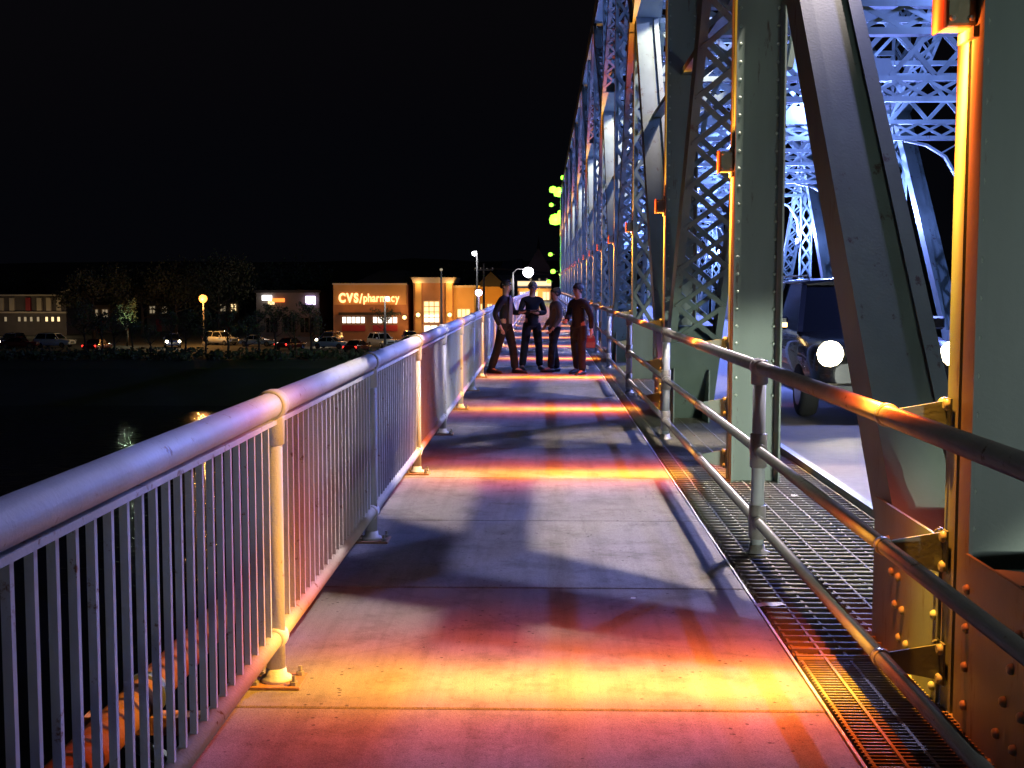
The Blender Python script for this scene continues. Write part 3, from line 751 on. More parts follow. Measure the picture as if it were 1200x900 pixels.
def person(label, loc, rz, h, top, legs, hair, arms, stride=.0, long_coat=False, hairlong=False, shirt=None, wide=0.0, lean=(0, 0)):
    t = thing('person', label, 'person', loc, rz, 'group of people talking on the walkway'); k = h / 1.75
    t.rotation_euler = (R(lean[0]), R(lean[1]), rz)
    V = lambda x, y, z: (x * k, y * k, z * k)
    v = {'pelvis': (V(0, 0, .96), .13 * k, .10 * k), 'waist': (V(0, 0, 1.12), .125 * k, .09 * k), 'chest': (V(0, 0, 1.33), .12 * k, .08 * k), 'neckb': (V(0, .01, 1.47), .06 * k), 'neck': (V(0, 0, 1.53), .052 * k),
         'jaw': (V(0, -.02, 1.60), .070 * k, .080 * k), 'skull': (V(0, -.005, 1.685), .084 * k, .10 * k), 'nose': (V(0, -.12, 1.625), .012 * k)}
    e = [('pelvis', 'waist'), ('waist', 'chest'), ('chest', 'neckb'), ('neckb', 'neck'), ('neck', 'jaw'), ('jaw', 'skull'), ('jaw', 'nose')]
    tr = {'pelvis': (V(0, 0, .97), .13 * k, .10 * k)}; te = []
    jk = {'hem': (V(0, 0, .80), .165 * k, .13 * k), 'hips': (V(0, 0, .95), .165 * k, .13 * k), 'waist': (V(0, 0, 1.1), .150 * k, .115 * k), 'chest': (V(0, 0, 1.31), .155 * k, .125 * k), 'yoke': (V(0, .01, 1.42), .12 * k, .09 * k), 'neckb': (V(0, .01, 1.495), .07 * k)}
    je = [('hem', 'hips'), ('hips', 'waist'), ('waist', 'chest'), ('chest', 'yoke'), ('yoke', 'neckb')]
    if long_coat: jk['skirt'] = (V(0, .01, .62), .17 * k, .135 * k); je.append(('skirt', 'hem'))
    for s, nm in ((-1, 'l'), (1, 'r')):
        st = stride * s
        hip, kn, an, toe = V(s * .095, 0, .90), V(s * (.115 + wide * .5), -st * .5 - .02, .50), V(s * (.125 + wide), -st + .02, .09), V(s * (.15 + wide), -st - .14, .035)
        v.update({nm + 'hip': (hip, .085 * k), nm + 'kn': (kn, .055 * k), nm + 'calf': (V(s * (.12 + wide * .75), -st * .75 + .015, .33), .052 * k), nm + 'an': (an, .036 * k), nm + 'toe': (toe, .032 * k)})
        e += [('pelvis', nm + 'hip'), (nm + 'hip', nm + 'kn'), (nm + 'kn', nm + 'calf'), (nm + 'calf', nm + 'an'), (nm + 'an', nm + 'toe')]
        tr.update({nm + 'hip': (hip, .108 * k), nm + 'kn': (kn, .082 * k), nm + 'an': (V(s * (.125 + wide), -st + .02, .06), .078 * k)})
        te += [('pelvis', nm + 'hip'), (nm + 'hip', nm + 'kn'), (nm + 'kn', nm + 'an')]
        el, wr = arms[0 if s < 0 else 1]
        el, wr = Vector(el) * k, Vector(wr) * k; sh = Vector(V(s * .17, .01, 1.385)); dv = (wr - el).normalized()
        hd = wr + dv * .07 * k
        v.update({nm + 'sh': (sh, .06 * k), nm + 'el': (el, .042 * k), nm + 'wr': (wr, .028 * k), nm + 'hd': (hd, .036 * k, .02 * k)})
        e += [('chest', nm + 'sh'), (nm + 'sh', nm + 'el'), (nm + 'el', nm + 'wr'), (nm + 'wr', nm + 'hd')]
        side = dv.cross(Vector((0, 0, 1))); side = side.normalized() if side.length > .1 else Vector((1, 0, 0)); side = Vector((0, 1, 0)) if abs(dv.z) > .8 else side
        crl = side.cross(dv).normalized()
        for q in range(4):
            f0 = hd + side * ((q - 1.5) * .019 * k) + dv * .03 * k; ln = (.055, .065, .06, .045)[q] * k
            f1 = f0 + dv * ln * .55 + crl * .008; f2 = f1 + dv * ln * .45 + crl * .022
            v.update({f'{nm}f{q}a': (f0, .009 * k), f'{nm}f{q}b': (f1, .0085 * k), f'{nm}f{q}c': (f2, .007 * k)})
            e += [(nm + 'hd', f'{nm}f{q}a'), (f'{nm}f{q}a', f'{nm}f{q}b'), (f'{nm}f{q}b', f'{nm}f{q}c')]
        th = wr + side * .04 * k + dv * .035 * k
        v[nm + 'th'] = (th, .012 * k); v[nm + 'th2'] = (th + dv * .045 * k + side * .014, .009 * k); e += [(nm + 'wr', nm + 'th'), (nm + 'th', nm + 'th2')]
        jk.update({nm + 'sh': (sh, .074 * k), nm + 'el': (el, .060 * k), nm + 'wr': (wr - dv * .01, .05 * k)}); je += [('yoke', nm + 'sh'), (nm + 'sh', nm + 'el'), (nm + 'el', nm + 'wr')]
        loft([[(toe[0] * .5 + an[0] * .5 + wd * math.cos(a) * k, yy_ , (max(.0, zc + hh * math.sin(a))) * k) for a in [i * math.pi / 5 for i in range(10)]] for yy_, wd, zc, hh in ((an[1] + .07 * k, .03, .04, .04), (an[1] + .04 * k, .045, .05, .055), (an[1] - .08 * k, .05, .04, .045), (toe[1] - .04 * k, .045, .03, .03), (toe[1] - .075 * k, .02, .025, .02))]).build('shoe', M['shoe'], t, smooth=True)
    bd = skin_mesh('body', v, e, M['skin'], t)
    skin_mesh('trousers', tr, te, legs, t)
    skin_mesh('jacket', jk, je, top, t, 2)
    if shirt:
        loft([[(x * k, y * k, z * k) for x, y in ((-wd, -.128 + b), (0, -.150 + b), (wd, -.128 + b), (wd, -.10), (-wd, -.10))] for z, wd, b in ((.95, .05, .0), (1.2, .06, -.005), (1.40, .05, .01), (1.47, .03, .05))]).build('shirt_front', shirt, t, smooth=True)
    # hair: shell over the back and top of the skull
    m = MB(); n, mm = 14, 8; vs = []; fs = []
    for j in range(mm + 1):
        ph = (math.pi * .70 if not hairlong else math.pi * .80) * j / mm
        for i in range(n):
            a = 2 * math.pi * i / n; fr = max(0, -math.sin(a)); lim = ph * (1 - .42 * fr ** .6)
            rr = .106 + .005 * random.uniform(-1, 1)
            vs.append(((rr * .92 * math.sin(lim) * math.cos(a)) * k, (.004 + rr * 1.10 * math.sin(lim) * math.sin(a)) * k, (1.665 + rr * 1.02 * math.cos(lim)) * k))
    for j in range(mm):
        for i in range(n): fs.append((j * n + i, j * n + (i + 1) % n, (j + 1) * n + (i + 1) % n, (j + 1) * n + i))
    m.add(vs, fs).build('hair', hair, t, smooth=True)
    for s in (-1, 1):
        MB().lathe([(.006, -.012), (.024, -.006), (.024, .006), (.008, .012)], (s * .083 * k, .0, 1.635 * k), 8, 'x').build('ear', M['skin'], t, smooth=True)
        MB().lathe([(.004, -.003), (.009, 0), (.004, .003)], (s * .03 * k, -.092 * k, 1.648 * k), 8, 'y').build('eye', M['black'], t)
    MB().box(-.022 * k, .022 * k, -.098 * k, -.08 * k, 1.568 * k, 1.578 * k).build('mouth', M['rust'], t)
    return t
PY = 24.2
gx = lambda px: at(px, 437, PY).x
down = (((-.27, .02, 1.13), (-.29, -.06, .88)), ((.27, .02, 1.13), (.29, -.06, .88)))
person('person in black suit with open jacket over a blue shirt, facing the others', (gx(591), PY - .3, 0), R(66), 1.80, M['suit'], M['jeans'], M['hair'], (((-.25, .10, 1.13), (-.20, .0, .90)), ((.24, -.06, 1.14), (.10, -.27, 1.16))), .20, shirt=M['shirt'], lean=(2, -1))
person('person in dark sweater with folded arms between suited man and taupe jacket', (gx(622), PY + .6, 0), R(14), 1.77, M['sweater'], M['jeans'], M['greyhair'], (((-.26, -.02, 1.15), (-.05, -.20, 1.18)), ((.26, -.02, 1.15), (.06, -.22, 1.14))), .03, wide=.05, lean=(0, 1))
person('person in light taupe jacket with short dark hair, facing the suited man', (gx(648), PY + .1, 0), R(-70), 1.66, M['beige'], M['jeans'], M['hair'], (((-.24, .03, 1.14), (-.16, -.14, .95)), ((.25, .03, 1.13), (.22, -.12, .92))), .12, hairlong=True, lean=(-2, 0))
person('person in long brown coat holding a red bag beside the pipe handrail', (gx(678), PY - .5, 0), R(-42), 1.74, M['coat'], M['jeans'], M['hair'], (((-.25, .0, 1.13), (-.14, -.2, 1.05)), ((.27, .06, 1.13), (.30, .02, .88))), .10, long_coat=True, hairlong=True, wide=.02, lean=(4, 2))
bg_ = thing('handbag', 'red handbag held by the person in the brown coat', 'bag', (gx(688), PY - .32, .50))
loft([[(x * w_, y, z) for x, y in ((-.15, -.06), (.15, -.06), (.15, .06), (-.15, .06))] for z, w_ in ((0, .85), (.02, 1), (.18, .95), (.24, .8))]).build('pouch', M['redbag'], bg_, bevel=.01)
MB().tube([(-.08, 0, .23), (-.07, 0, .31), (0, 0, .35), (.07, 0, .31), (.08, 0, .23)], .009, 6).build('strap', M['redbag'], bg_, smooth=True)

# ================================================================== FAR BANK
def bx(p0, p1, q0, q1, Y):
    a = at(p0, q1, Y); b = at(p1, q0, Y); return a.x, b.x, a.z, b.z
GZ = -6.0
M['w_white'] = glow('lit_shop_window', (1, .93, .78), 2.2); M['w_warm'] = glow('lit_warm_window', (1, .72, .35), 1.6); M['w_dim'] = glow('dim_window', (1, .8, .5), .25)
M['sign_red'] = glow('red_sign_letters', (1, .42, .16), 3.2); M['sign_white'] = glow('white_sign', (1, .95, .9), 4); M['sign_orange'] = glow('orange_sign', (1, .2, .03), 2.2); M['sign_violet'] = glow('violet_sign', (.75, .6, 1), 4)
M['sodium'] = glow('sodium_lamp', (1, .36, .06), 3.2); M['lampw'] = glow('white_street_lamp', (.95, .9, 1), 14); M['lampv'] = glow('violet_street_lamp', (.7, .6, 1), 10); M['green_globe'] = glow('green_globe', (.30, 1, .05), 3.5)
M['redpanel'] = surf('red_panel', (.35, .03, .04), .6)
def text_part(txt, x, y, z, size, mat, parent, bold=.0, name='letter', sx=1.0, measure=False):
    """flat sign lettering, one mesh per letter, facing the bridge"""
    cx = x
    for ch in txt:
        cu = bpy.data.curves.new(name, 'FONT'); cu.body = ch; cu.size = size; cu.extrude = .06; cu.offset = bold
        tmp = bpy.data.objects.new('tmp', cu); C.objects.link(tmp)
        dg = bpy.context.evaluated_depsgraph_get(); me = bpy.data.meshes.new_from_object(tmp.evaluated_get(dg))
        bpy.data.objects.remove(tmp); bpy.data.curves.remove(cu)
        me.materials.clear(); me.materials.append(mat)
        wv = [v.co.x for v in me.vertices]
        if measure: cx += max(wv) - min(wv) + size * .07; continue
        o = link_mesh(name, me, parent); o.rotation_euler = (R(90), 0, 0); o.scale = (sx, 1, 1); o.location = (cx - min(wv) * sx, y, z)
        cx += (max(wv) - min(wv) + size * .07) * sx
    return cx
def window(parent, x0, x1, z0, z1, y, glass, cols=2, rows=1, frame=None):
    fr = MB()
    fw = .12
    o = MB().box(x0, x1, y + .10, y + .14, z0, z1).build('window', glass, parent)
    fm = frame or M['cream']
    for i in range(cols + 1):
        x = x0 + (x1 - x0) * i / cols; MB().box(x - fw / 2, x + fw / 2, y - .02, y + .095, z0 - .001, z1 + .001).build('mullion', fm, o)
    for j in range(rows + 1):
        z = z0 + (z1 - z0) * j / rows; MB().box(x0 - .06, x1 + .06, y - .025, y + .09, z - fw / 2, z + fw / 2).build('transom', fm, o)
    return o
# pharmacy
Y = 170
ph = thing('pharmacy_building', 'brick pharmacy with lit CVS/pharmacy fascia sign and corner tower', 'building', (0, 0, 0))
x0, x1, zb_, zt_ = bx(391, 478, 333, 400, Y)
MB().box(x0, x1, Y, Y + 22, GZ, zt_).build('wall', M['brick'], ph)
fx0, fx1, fz0, fz1 = bx(391, 476, 334, 357, Y - .3)
fas = MB().box(fx0, fx1, Y - .35, Y - .01, fz0, fz1).build('fascia', M['stucco'], ph)
MB().box(fx0 - .1, fx1 + .1, Y - .5, Y + .2, fz1, fz1 + .25).build('cornice', M['cream'], ph)
tx0, tx1, tz0, tz1 = bx(397, 420, 343.5, 354, Y - .4)
def fit(txt, p0, p1, z, size, bold):
    a_, b_ = at(p0, 350, Y - .4).x, at(p1, 350, Y - .4).x
    w1 = text_part(txt, 0, Y - .43, z, size, M['sign_red'], None, bold, measure=True) - size * .07
    text_part(txt, a_, Y - .43, z, size, M['sign_red'], fas, bold, sx=(b_ - a_) / w1)
hh_ = tz1 - tz0
fit('CVS', 397, 420, tz0, hh_ * 1.38, .07); fit('/', 421, 425, tz0 - .1, hh_ * 1.45, .03); fit('pharmacy', 426, 468, tz0 + .05, hh_ * 1.3, .02)
hx0, hx1, hz0, hz1 = bx(411, 481, 316, 333, Y)
hm = MB().add([(hx0, Y - .2, hz0), (hx1, Y - .2, hz0), (hx1, Y + 22, hz0), (hx0, Y + 22, hz0), (hx0 + 3.6, Y + 6, hz1), (hx1 - 1.6, Y + 6, hz1), (hx1 - 1.6, Y + 14, hz1), (hx0 + 3.6, Y + 14, hz1)], [(0, 1, 5, 4), (1, 2, 6, 5), (2, 3, 7, 6), (3, 0, 4, 7), (4, 5, 6, 7)])
hm.build('roof', M['roof'], ph)
for (a, b) in ((401, 428), (437, 466)):
    wx0, wx1, wz0, wz1 = bx(a, b, 371, 379, Y)
    window(ph, wx0, wx1, wz0, wz1, Y - .2, M['w_white'], 5, 1, M['brick'])
    wx0, wx1, wz0, wz1 = bx(a, b, 381, 388, Y)
    MB().box(wx0, wx1, Y - .15, Y - .01, wz0, wz1).build('red_panel', M['redpanel'], ph)
ax0, ax1, az0, az1 = bx(398, 470, 366, 369, Y)
MB().box(ax0, ax1, Y - 1.0, Y - .01, az0, az1).build('awning', M['roof'], ph)
t0, t1, _, tz = bx(485, 531, 329, 400, Y - 2)
tw = MB().box(t0, t1, Y - 2, Y + 8, GZ, tz).build('tower', M['brick'], ph)
c0, c1, cz0, cz1 = bx(482, 534, 325, 330, Y - 2)
MB().prism([(c0 + .3, cz0 - .2), (c1 - .3, cz0 - .2), (c1, cz1), (c0, cz1)], Y - 2.6, Y + 8.5, 'y').build('tower_cornice', M['cream'], tw)
for (a, b) in ((487, 494), (523, 530)):
    p0, p1, _, pz = bx(a, b, 331, 400, Y - 2); MB().box(p0, p1, Y - 2.25, Y - 2.01, GZ, pz).build('pilaster', M['stucco'], tw)
wx0, wx1, wz0, wz1 = bx(497, 515, 353, 378, Y - 2); window(tw, wx0, wx1, wz0, wz1, Y - 2.3, M['w_warm'], 3, 4)
wx0, wx1, wz0, wz1 = bx(497, 515, 369, 378, Y - 2); MB().box(wx0, wx1, Y - 2.24, Y - 2.21, wz0, wz1).build('lit_pane', M['w_white'], tw)
wx0, wx1, wz0, wz1 = bx(497, 513, 381, 392, Y - 2); window(tw, wx0, wx1, wz0, wz1, Y - 2.3, M['w_white'], 2, 1)
g0, g1, _, gz = bx(531, 556, 337, 400, Y - 1)
wg = MB().box(g0, g1, Y - 1, Y + 16, GZ, gz).build('side_wing', M['stucco'], ph)
MB().box(g0 - .1, g1 + .2, Y - 1.3, Y + 16.2, gz, gz + .3).build('wing_cornice', M['cream'], wg)
wx0, wx1, wz0, wz1 = bx(536, 551, 362, 372, Y - 1); window(wg, wx0, wx1, wz0, wz1, Y - 1.2, M['w_warm'], 3, 1)
def wall_lamp(px, py, Yw, pw=60, col=(1, .5, .14), mat='w_warm', r=.32):
    p = at(px, py, Yw)
    t = thing('wall_lamp', 'small globe lamp fixed to the pharmacy wall', 'lamp', p, group='globe lamps on the pharmacy walls')
    MB().lathe([(.02, -r), (r * .75, -r * .66), (r, 0), (r * .75, r * .66), (.02, r)], n=10).build('globe', M[mat], t, smooth=True)
    MB().box(-.06, .06, 0, .9, -.06, .06).build('arm', M['roof'], t)
    point('wall_light', p + Vector((0, -.5, 0)), pw, col, None, .3)
for a in ((474, 372, Y - 1), (490, 369, Y - 3.2), (527, 369, Y - 3.2), (545, 378, Y - 2.2)): wall_lamp(*a, pw=210)
for px in (405, 433, 462): point('sign_wash', at(px, 358, Y - 2.2) , 75, (1, .42, .1), None, .3)
for px in (490, 527): point('pilaster_wash', at(px, 334, Y - 3.0), 90, (1, .55, .18), None, .2)
point('wing_wash', at(543, 352, Y - 4.5), 480, (1, .5, .08), None, .4)

# dark shop with lit signs
Y = 186
sh = thing('dark_shop', 'low dark shop with a white and orange sign and a violet square sign', 'building')
x0, x1, z0, z1 = bx(301, 374, 343, 400, Y)
MB().box(x0, x1, Y, Y + 15, GZ, z1).build('wall', M['wall_dk'], sh)
MB().box(x0 - .3, x1 + .3, Y - .4, Y + 15.3, z1, z1 + .4).build('parapet', M['roof'], sh)
for (a, b, c, d, mt, nm) in ((307, 318, 346, 352, 'sign_white', 'white_sign'), (318.5, 333, 349.5, 354, 'sign_orange', 'orange_sign'), (358, 369, 347, 357, 'sign_violet', 'square_sign'), (314, 321, 353, 357, 'w_warm', 'small_sign')):
    a_, b_, c_, d_ = bx(a, b, c, d, Y - .5); MB().box(a_, b_, Y - .55, Y - .05, c_, d_).build(nm, M[mt], sh, bevel=.05)
for (a, b) in ((312, 326), (333, 347), (352, 368)):
    a_, b_, c_, d_ = bx(a, b, 372, 390, Y); window(sh, a_, b_, c_, d_, Y - .2, M['glass'], 3, 1, M['wall_dk'])
point('sign_spill', at(345, 350, Y - 4), 90, (1, .5, .25), None, .4)
point('sign_spill', at(312, 352, Y - 3), 70, (1, .75, .5), None, .4)

# two-storey block on the left
Y = 190
ob = thing('office_block', 'dim two-storey block with pale ledges and a row of small lit windows', 'building')
x0, x1, z0, z1 = bx(-40, 77, 345, 404, Y)
MB().box(x0, x1, Y, Y + 18, GZ, z1).build('wall', M['wall_dk'], ob)
for q in (346, 366):
    zc = at(40, q, Y).z; MB().box(x0 - .2, x1 + .2, Y - .6, Y - .01, zc - .12, zc + .12).build('ledge', M['cream'], ob)
for i, px in enumerate((-12, 2, 15, 34, 47, 58, 70)):
    a_, b_, c_, d_ = bx(px - 2.5, px + 2.5, 349, 364, Y); MB().box(a_, b_, Y - .45, Y - .02, c_, d_).build('pier', M['redpanel'] if i == 3 else M['cream'], ob)
for i, px in enumerate((-20, -6, 7, 23, 30, 37, 45, 55, 62, 69)):
    a_, b_, c_, d_ = bx(px - 1.9, px + 1.9, 371, 377, Y); window(ob, a_, b_, c_, d_, Y - .15, M['w_warm'] if i >= 7 else M['w_dim'], 1, 1, M['wall_dk'])
for px in (10, 60): point('block_light', at(px, 380, Y - 6), 150, (1, .75, .4), None, .4)
rp = MB().beam(at(70, 343, Y), at(90, 338, Y), .2, .25, (0, 1, 0)).build('ramp_canopy', M['cream'], ob)

# buildings behind the far end of the footway
Y = 182
yb = thing('yellow_shopfront', 'floodlit yellow shopfront beyond the pharmacy wing', 'building')
x0, x1, z0, z1 = bx(561, 590, 336, 400, Y)
MB().box(x0, x1, Y, Y + 14, GZ, z1).build('wall', M['stucco'], yb)
MB().prism([(x0 - .5, z1), (x1 + .5, z1), ((x0 + x1) / 2, z1 + 2.2)], Y - .6, Y + 14.6, 'y').build('roof', M['roof'], yb)
for (a, b) in ((563, 568), (571, 577), (580, 586)):
    a_, b_, c_, d_ = bx(a, b, 356, 370, Y); window(yb, a_, b_, c_, d_, Y - .2, M['w_warm'], 2, 2)
point('shop_wash', at(574, 348, Y - 5), 800, (1, .48, .07), None, .4)
Y = 150
cn = thing('canopy_shop', 'shop with brightly lit white canopy edge behind the group of people', 'building')
x0, x1, z0, z1 = bx(607, 646, 329, 338, Y)
MB().box(x0, x1, Y - 4, Y - 1, z0 + .1, z1).build('canopy', M['cream'], cn, bevel=.05)
MB().box(x0 + .05, x1 - .05, Y - 4.12, Y - 4.01, z0 + .35, z1 - .1).build('canopy_light', M['w_warm'], cn)
MB().box(x0, x1, Y - 1, Y + 12, -.05, z0).build('wall', M['stucco'], cn)
for (a, b) in ((609, 617), (624, 630), (636, 644)):
    a_, b_, c_, d_ = bx(a, b, 342, 352, Y - 1); window(cn, a_, b_, c_, d_, Y - 1.2, M['w_white'] if a < 620 else M['w_warm'], 2, 1)
point('canopy_light', at(625, 341, Y - 2.5), 330, (1, .6, .2), None, .3)
Y = 215
chh = thing('steep_roofed_church', 'dark gabled church with steep roof and small finial in the distance', 'church')
x0, x1, z0, z1 = bx(584, 646, 322, 400, Y)
MB().box(x0, x1, Y, Y + 25, GZ + 3, z1).build('wall', M['wall_dk'], chh)
xa, _, _, za = bx(631, 640, 291, 300, Y); xl_ = bx(612, 640, 300, 310, Y)[0]
MB().prism([(xl_, z1), (x1 + .5, z1), (xa, za)], Y - .6, Y + 25.5, 'y').build('roof', M['brick'], chh)
MB().prism([(x0 - .5, z1), (xl_ - .05, z1), (xl_ - .05, z1 + 2.8), (x0 + 1, z1 + 2.4)], Y + 1, Y + 25, 'y').build('side_roof', M['roof'], chh)
MB().lathe([(.35, 0), (.12, 1.2), (.03, 2.2)], (xa, Y, za - .1), 8).build('finial', M['roof'], chh)
for px in (600, 622, 632, 641):
    a_, b_, c_, d_ = bx(px - 1.5, px + 1.5, 326, 340, Y); window(chh, a_, b_, c_, d_, Y - .2, M['w_dim'], 1, 2, M['roof'])

# street lamps and poles
def street_lamp(label, px, ytop, Yw, base, arm_px, mat, pw, col, name='street_lamp', r=.3, group=None):
    p = at(px, ytop, Yw); a = at(px + arm_px, ytop + 1, Yw)
    t = thing(name, label, 'street lamp', (p.x, Yw, base), group=group)
    h = p.z - base
    MB().tube([(0, 0, 0), (0, 0, h)], [.16, .09], 8).build('pole', M['pole'], t, smooth=True)
    MB().lathe([(.3, 0), (.26, .3), (.17, .5)], n=8).build('base', M['pole'], t)
    dx = a.x - p.x
    if abs(dx) > .3:
        MB().tube([(0, 0, h - .05), (dx * .3, 0, h + .35), (dx * .7, 0, h + .3), (dx, 0, h)], .05, 6).build('arm', M['pole'], t, smooth=True)
    MB().lathe([(.04, r * 1.15), (r * .5, r * .98), (r * .62, r * .80)], (dx, 0, h), 10).build('hood', M['pole'], t, smooth=True)
    MB().lathe([(.05, -r), (r * .6, -r * .8), (r * .95, -r * .3), (r, .1 * r), (r * .85, r * .55), (r * .5, r * .85)], (dx, 0, h), 12).build('globe', M[mat], t, smooth=True)
    point('street_light', (p.x + dx, Yw - r - .9, p.z - r * .5), pw, col, None, .2)
    return t
street_lamp('glowing orange sodium street lamp among the dark trees', 238, 350, 158, GZ, 0, 'sodium', 2500, (1, .45, .1), r=.55)
street_lamp('grey street lamp with curved arm and white head over the canopy shop', 601, 319, 128, 0, 18, 'lampw', 900, (.9, .85, 1), r=.55)
street_lamp('tall pole carrying a small white lamp beside the pharmacy', 559, 297, 150, GZ, -3, 'lampw', 300, (.85, .9, 1), r=.3)
street_lamp('short pole with a violet-white lamp beside the yellow shopfront', 561, 343, 140, GZ, 0, 'lampv', 400, (.7, .6, 1), r=.4)
street_lamp('slim pole with faint lamp standing in front of the pharmacy tower', 517, 316, 145, GZ, 0, 'w_dim', 5, (1, .9, .8), r=.18)
street_lamp('slim lamp pole before the pharmacy fascia with bright white head', 451, 350, 150, GZ, 3, 'sign_white', 160, (1, .95, .9), r=.3)
ut = thing('utility_pole', 'wooden utility pole with crossarm and wires near the yellow shopfront', 'pole', (at(567, 330, 155).x, 155, GZ))
MB().tube([(0, 0, 0), (0, 0, 10.5)], [.18, .12], 8).build('shaft', M['bark'], ut, smooth=True)
MB().box(-1.2, 1.2, -.08, .08, 9.6, 9.8).build('crossarm', M['bark'], ut)
for i, dx in enumerate((-1.1, -.4, .4, 1.1)):
    MB().lathe([(.05, 0), (.08, .08), (.04, .2)], (dx, 0, 9.8), 6).build('insulator', M['cream'], ut)
    MB().tube([(dx + 0, 0, 9.98), (dx + 9, 8, 9.3), (dx + 18, 16, 9.9)], .02, 4).build('wire', M['black'], ut)

# parked and moving cars on the far bank
carset = [make_car('parked_car', 'x', M['car_silver'], False, group='cars on the far bank'), make_car('parked_car', 'x', M['car_red'], False, tail=True, group='cars on the far bank'),
          make_car('parked_car', 'x', M['car_blue'], True, head=True, group='cars on the far bank'), make_car('parked_car', 'x', M['car_white'], True, group='cars on the far bank')]
used = set()
spots = [(4, 150, 2, 0, 'tall blue car with headlights lit before the two-storey block'), (45, 150, 1, 100, 'dark red car showing a lit tail light before the two-storey block'),
         (85, 152, 3, 80, 'tall white car side-on beside the two-storey block'), (124, 146, 1, 175, 'dark red car seen from behind near the lit green tree'),
         (203, 150, 2, 20, 'tall blue car with headlights lit near the orange sodium lamp'), (275, 158, 3, 60, 'tall white car parked between the sodium lamp and dark shop'),
         (322, 156, 0, 90, 'silver saloon side-on in front of the dark shop'), (352, 150, 1, 160, 'dark red car with tail lights lit before the square violet sign'),
         (377, 155, 2, -15, 'tall blue car with headlights lit left of the pharmacy'), (408, 150, 0, 75, 'silver saloon parked under the pharmacy fascia sign'),
         (428, 144, 1, 165, 'dark red car with tail lights lit before the pharmacy windows'), (458, 152, 3, 35, 'tall white car parked before the pharmacy windows'),
         (482, 158, 2, 10, 'tall blue car with headlights lit at the pharmacy tower'), (505, 154, 0, 85, 'silver saloon parked at the foot of the pharmacy tower')]
for px, Yw, i, rz, lab in spots:
    o = carset[i] if i not in used else copy_tree(carset[i]); used.add(i)
    p = at(px, 400, Yw); o.location = (p.x, Yw, GZ + .0); o.rotation_euler = (0, 0, R(rz)); o['label'] = lab
    if i == 2: point('car_light', (p.x, Yw - 1.0, GZ + .9), 60, (1, .9, .7), None, .1)
lot = tag(MB().box(-110, -6, 136, 168, GZ - .3, GZ - .004).build('parking_lot', M['lotasphalt']), kind='structure')

# trees
def tree(label, px, ytop, Yw, base, rad, nleaf, mat, seed, group='trees on the far bank', bare=False):
    rnd = random.Random(seed); p = at(px, ytop, Yw); h = p.z - base
    t = thing('tree', label, 'tree', (p.x, Yw, base), group=group)
    m = MB(); m.tube([(0, 0, 0), (.1, 0, h * .25), (-.05, .1, h * .5), (.1, 0, h * .8)], [h * .028, h * .022, h * .015, h * .006], 8)
    limbs = []
    for i in range(9):
        a = rnd.uniform(0, 6.28); z0 = h * rnd.uniform(.25, .7); r_ = rad * rnd.uniform(.5, .95)
        q = Vector((r_ * math.cos(a), r_ * math.sin(a), min(h * .95, z0 + h * rnd.uniform(.12, .35)))); limbs.append(q)
        m.tube([(0, 0, z0), tuple(q * .5 + Vector((0, 0, z0 * .45))), tuple(q)], [h * .012, h * .008, h * .003], 5)
    m.build('trunk', M['bark'], t, smooth=True)
    cl = [(q, rad * rnd.uniform(.28, .5)) for q in limbs] + [(Vector((rnd.uniform(-.5, .5) * rad, rnd.uniform(-.5, .5) * rad, h * rnd.uniform(.6, .92))), rad * rnd.uniform(.3, .5)) for _ in range(6)]
    m = MB()
    for i in range(nleaf):
        c, r_ = rnd.choice(cl)
        v = Vector((rnd.gauss(0, 1), rnd.gauss(0, 1), rnd.gauss(0, .8))).normalized() * r_ * rnd.uniform(.3, 1.05) + c
        a = Vector((rnd.gauss(0, 1), rnd.gauss(0, 1), rnd.gauss(0, 1))).normalized(); b = a.orthogonal().normalized(); s_ = rnd.uniform(.10, .24) * (h / 9) 
        m.add([v - a * s_, v + b * s_ * .6, v + a * s_, v - b * s_ * .6], [(0, 1, 2, 3)])
    m.build('crown', mat, t)
    return t
tl = [(108, 318, 176, 'dark leafy tree beside the two-storey block', 4.5), (165, 312, 185, 'broad dark tree behind the lit green tree', 6), (205, 318, 180, 'dark tree standing left of the sodium lamp', 5), (255, 306, 186, 'tall brown tree right of the sodium lamp', 6), (287, 312, 196, 'brown tree left of the dark shop', 5), (330, 316, 205, 'dark tree rising behind the dark shop', 6.5), (372, 318, 200, 'dark tree between the shop and the pharmacy', 5), (548, 318, 205, 'dark tree behind the pharmacy wing', 5), (22, 326, 212, 'dark tree behind the two-storey block', 6)]
for i, (px, q, Yw, lab, rad) in enumerate(tl): tree(lab, px, q, Yw, GZ, rad * 1.1, 4200, M['leaf'], 10 + i)
tree('small bright green tree lit by a lamp near the two-storey block', 148, 352, 156, GZ, 1.5, 700, M['leaf_lit'], 50)
point('tree_uplight', at(147, 374, 154.3), 200, (.8, 1, .7), None, .2)
tree('small green tree lit before the pharmacy windows', 450, 361, 158, GZ, 1.5, 600, M['leaf_lit'], 51)

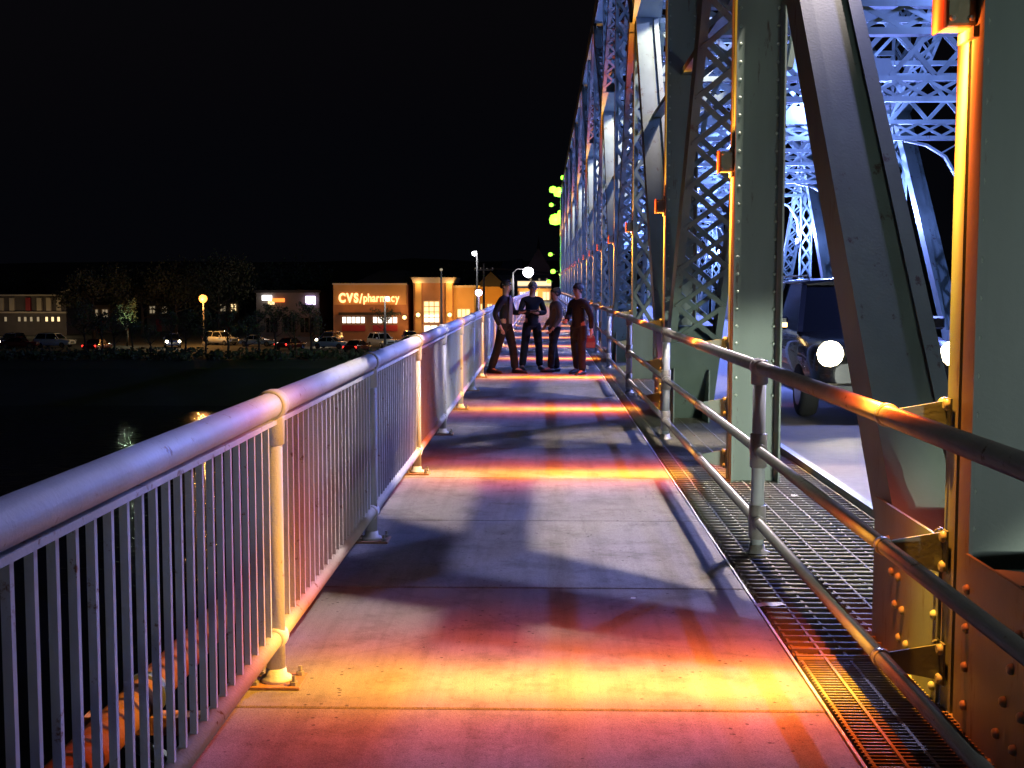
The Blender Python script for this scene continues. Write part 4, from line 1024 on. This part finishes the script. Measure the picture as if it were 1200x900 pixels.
# green lamps and added green globes at the far portal
gl = thing('green_globe', 'x', 'lamp', group='green lamps on the far portal')
MB().lathe([(.08, -.35), (.34, -.28), (.40, .0), (.3, .25), (.05, .34)], n=12).build('globe', M['green_globe'], gl, smooth=True)
MB().tube([(.3, .3, 0), (.8, .5, 0)], .05, 6).build('arm', M['flood'], gl)
for i, (px, py) in enumerate(((655, 225), (648, 222), (651, 257), (658, 250), (660, 208), (646, 240), (645, 298), (648, 318), (643, 330))):  # lowest three are added globes standing in for green-lit steel edges
    o = gl if i == 0 else copy_tree(gl)
    p = at(px, py, YE - .6); o.location = p; s_ = (1.3, .9, 1.5, 1, .6, .5, .5, .6, .5, .5)[i]; o.scale = (s_,) * 3
    o['label'] = 'glowing green globe at the far end of the truss'
    if i in (0, 2, 4, 7): point('green_light', p + Vector((.0, -1.2, 0)), 700, (.3, 1, .06), None, .3)

m = MB(); rnd = random.Random(5)
for i in range(420):
    cx_, cy_ = rnd.uniform(-95, -4), rnd.uniform(126.5, 134); hh = rnd.uniform(.3, 1.1)
    for j in range(26):
        a = rnd.uniform(0, 6.28); r_ = rnd.uniform(0, .8); v = Vector((cx_ + r_ * math.cos(a), cy_ + r_ * math.sin(a), GZ + hh * rnd.uniform(.05, 1)))
        d1 = Vector((rnd.gauss(0, 1), rnd.gauss(0, 1), rnd.gauss(0, 1))).normalized() * rnd.uniform(.08, .22); d2 = d1.orthogonal() * .7
        m.add([v - d1, v + d2, v + d1, v - d2], [(0, 1, 2, 3)])
tag(m.build('bank_scrub', M['leaf']), 'low dark scrub growing along the top of the river bank', 'scrub', kind='stuff')
for i in range(14):
    px = 96 + i * 21 + rnd.uniform(-6, 6)
    tree('thin young tree on the river bank before the parking lot' if i % 2 else 'bushy young tree on the river bank before the parking lot', px, rnd.uniform(352, 378), rnd.uniform(128, 140), GZ, rnd.uniform(1.0, 1.9), 700, M['leaf'], 80 + i, group='young trees on the river bank')

for i, (px, py, lab) in enumerate(((902, 707, 'white paper scrap lying where the walkway meets the grating'), (931, 580, 'small crumpled paper ball on the sandy grating beside the kerb'), (742, 700, 'tiny pale leaf scrap on the lit walkway slab'))):
    r = ray(px, py); p = Vector((0, 0, EYE)) + r * ((EYE - .012) / -r.z)
    t = thing('paper_scrap', lab, 'litter', (p.x, p.y, .004 if p.x < XR else .0), R(35 * i + 12))
    z_ = .0; sz = (.05, .028, .018)[i]; m = MB(); n = 7
    vs = [(sz * (a / (n - 1) * 2 - 1) * (1.6 if i == 0 else 1), sz * .7 * (b / (n - 1) * 2 - 1), .004 + sz * (.25 if i != 1 else .9) * abs(noise.noise(Vector((a * .7, b * .7, i * 3.1))))) for b in range(n) for a in range(n)]
    m.add(vs, [(b * n + a, b * n + a + 1, b * n + n + a + 1, b * n + n + a) for b in range(n - 1) for a in range(n - 1)])
    m.build('sheet', M['paper'], t)
for i, (px, wd, top, Yw, lab) in enumerate(((186, 26, 352, 205, 'gabled house with two dim windows behind the broad tree'), (268, 24, 350, 212, 'gabled house with one lit window right of the sodium lamp'), (118, 22, 356, 200, 'small gabled house beside the two-storey block'))):
    t = thing('house', lab, 'house')
    x0, x1, _, z1 = bx(px - wd / 2, px + wd / 2, top, 400, Yw)
    MB().box(x0, x1, Yw, Yw + 9, GZ, z1).build('wall', M['wall_dk'], t)
    MB().prism([(x0 - .4, z1 - .2), (x1 + .4, z1 - .2), ((x0 + x1) / 2, z1 + 2.4)], Yw - .4, Yw + 9.4, 'y').build('roof', M['roof'], t)
    for j, q in enumerate((-.25, .25)):
        xc = (x0 + x1) / 2 + q * (x1 - x0)
        window(t, xc - .5, xc + .5, z1 - 2.2, z1 - .9, Yw - .2, M['w_warm'] if (i == 1 and j) else M['w_dim'], 2, 2, M['cream'])
    xc = (x0 + x1) / 2; d_ = MB().box(xc - .45, xc + .45, Yw - .1, Yw - .005, GZ, GZ + 2.1).build('door', M['redpanel'], t)
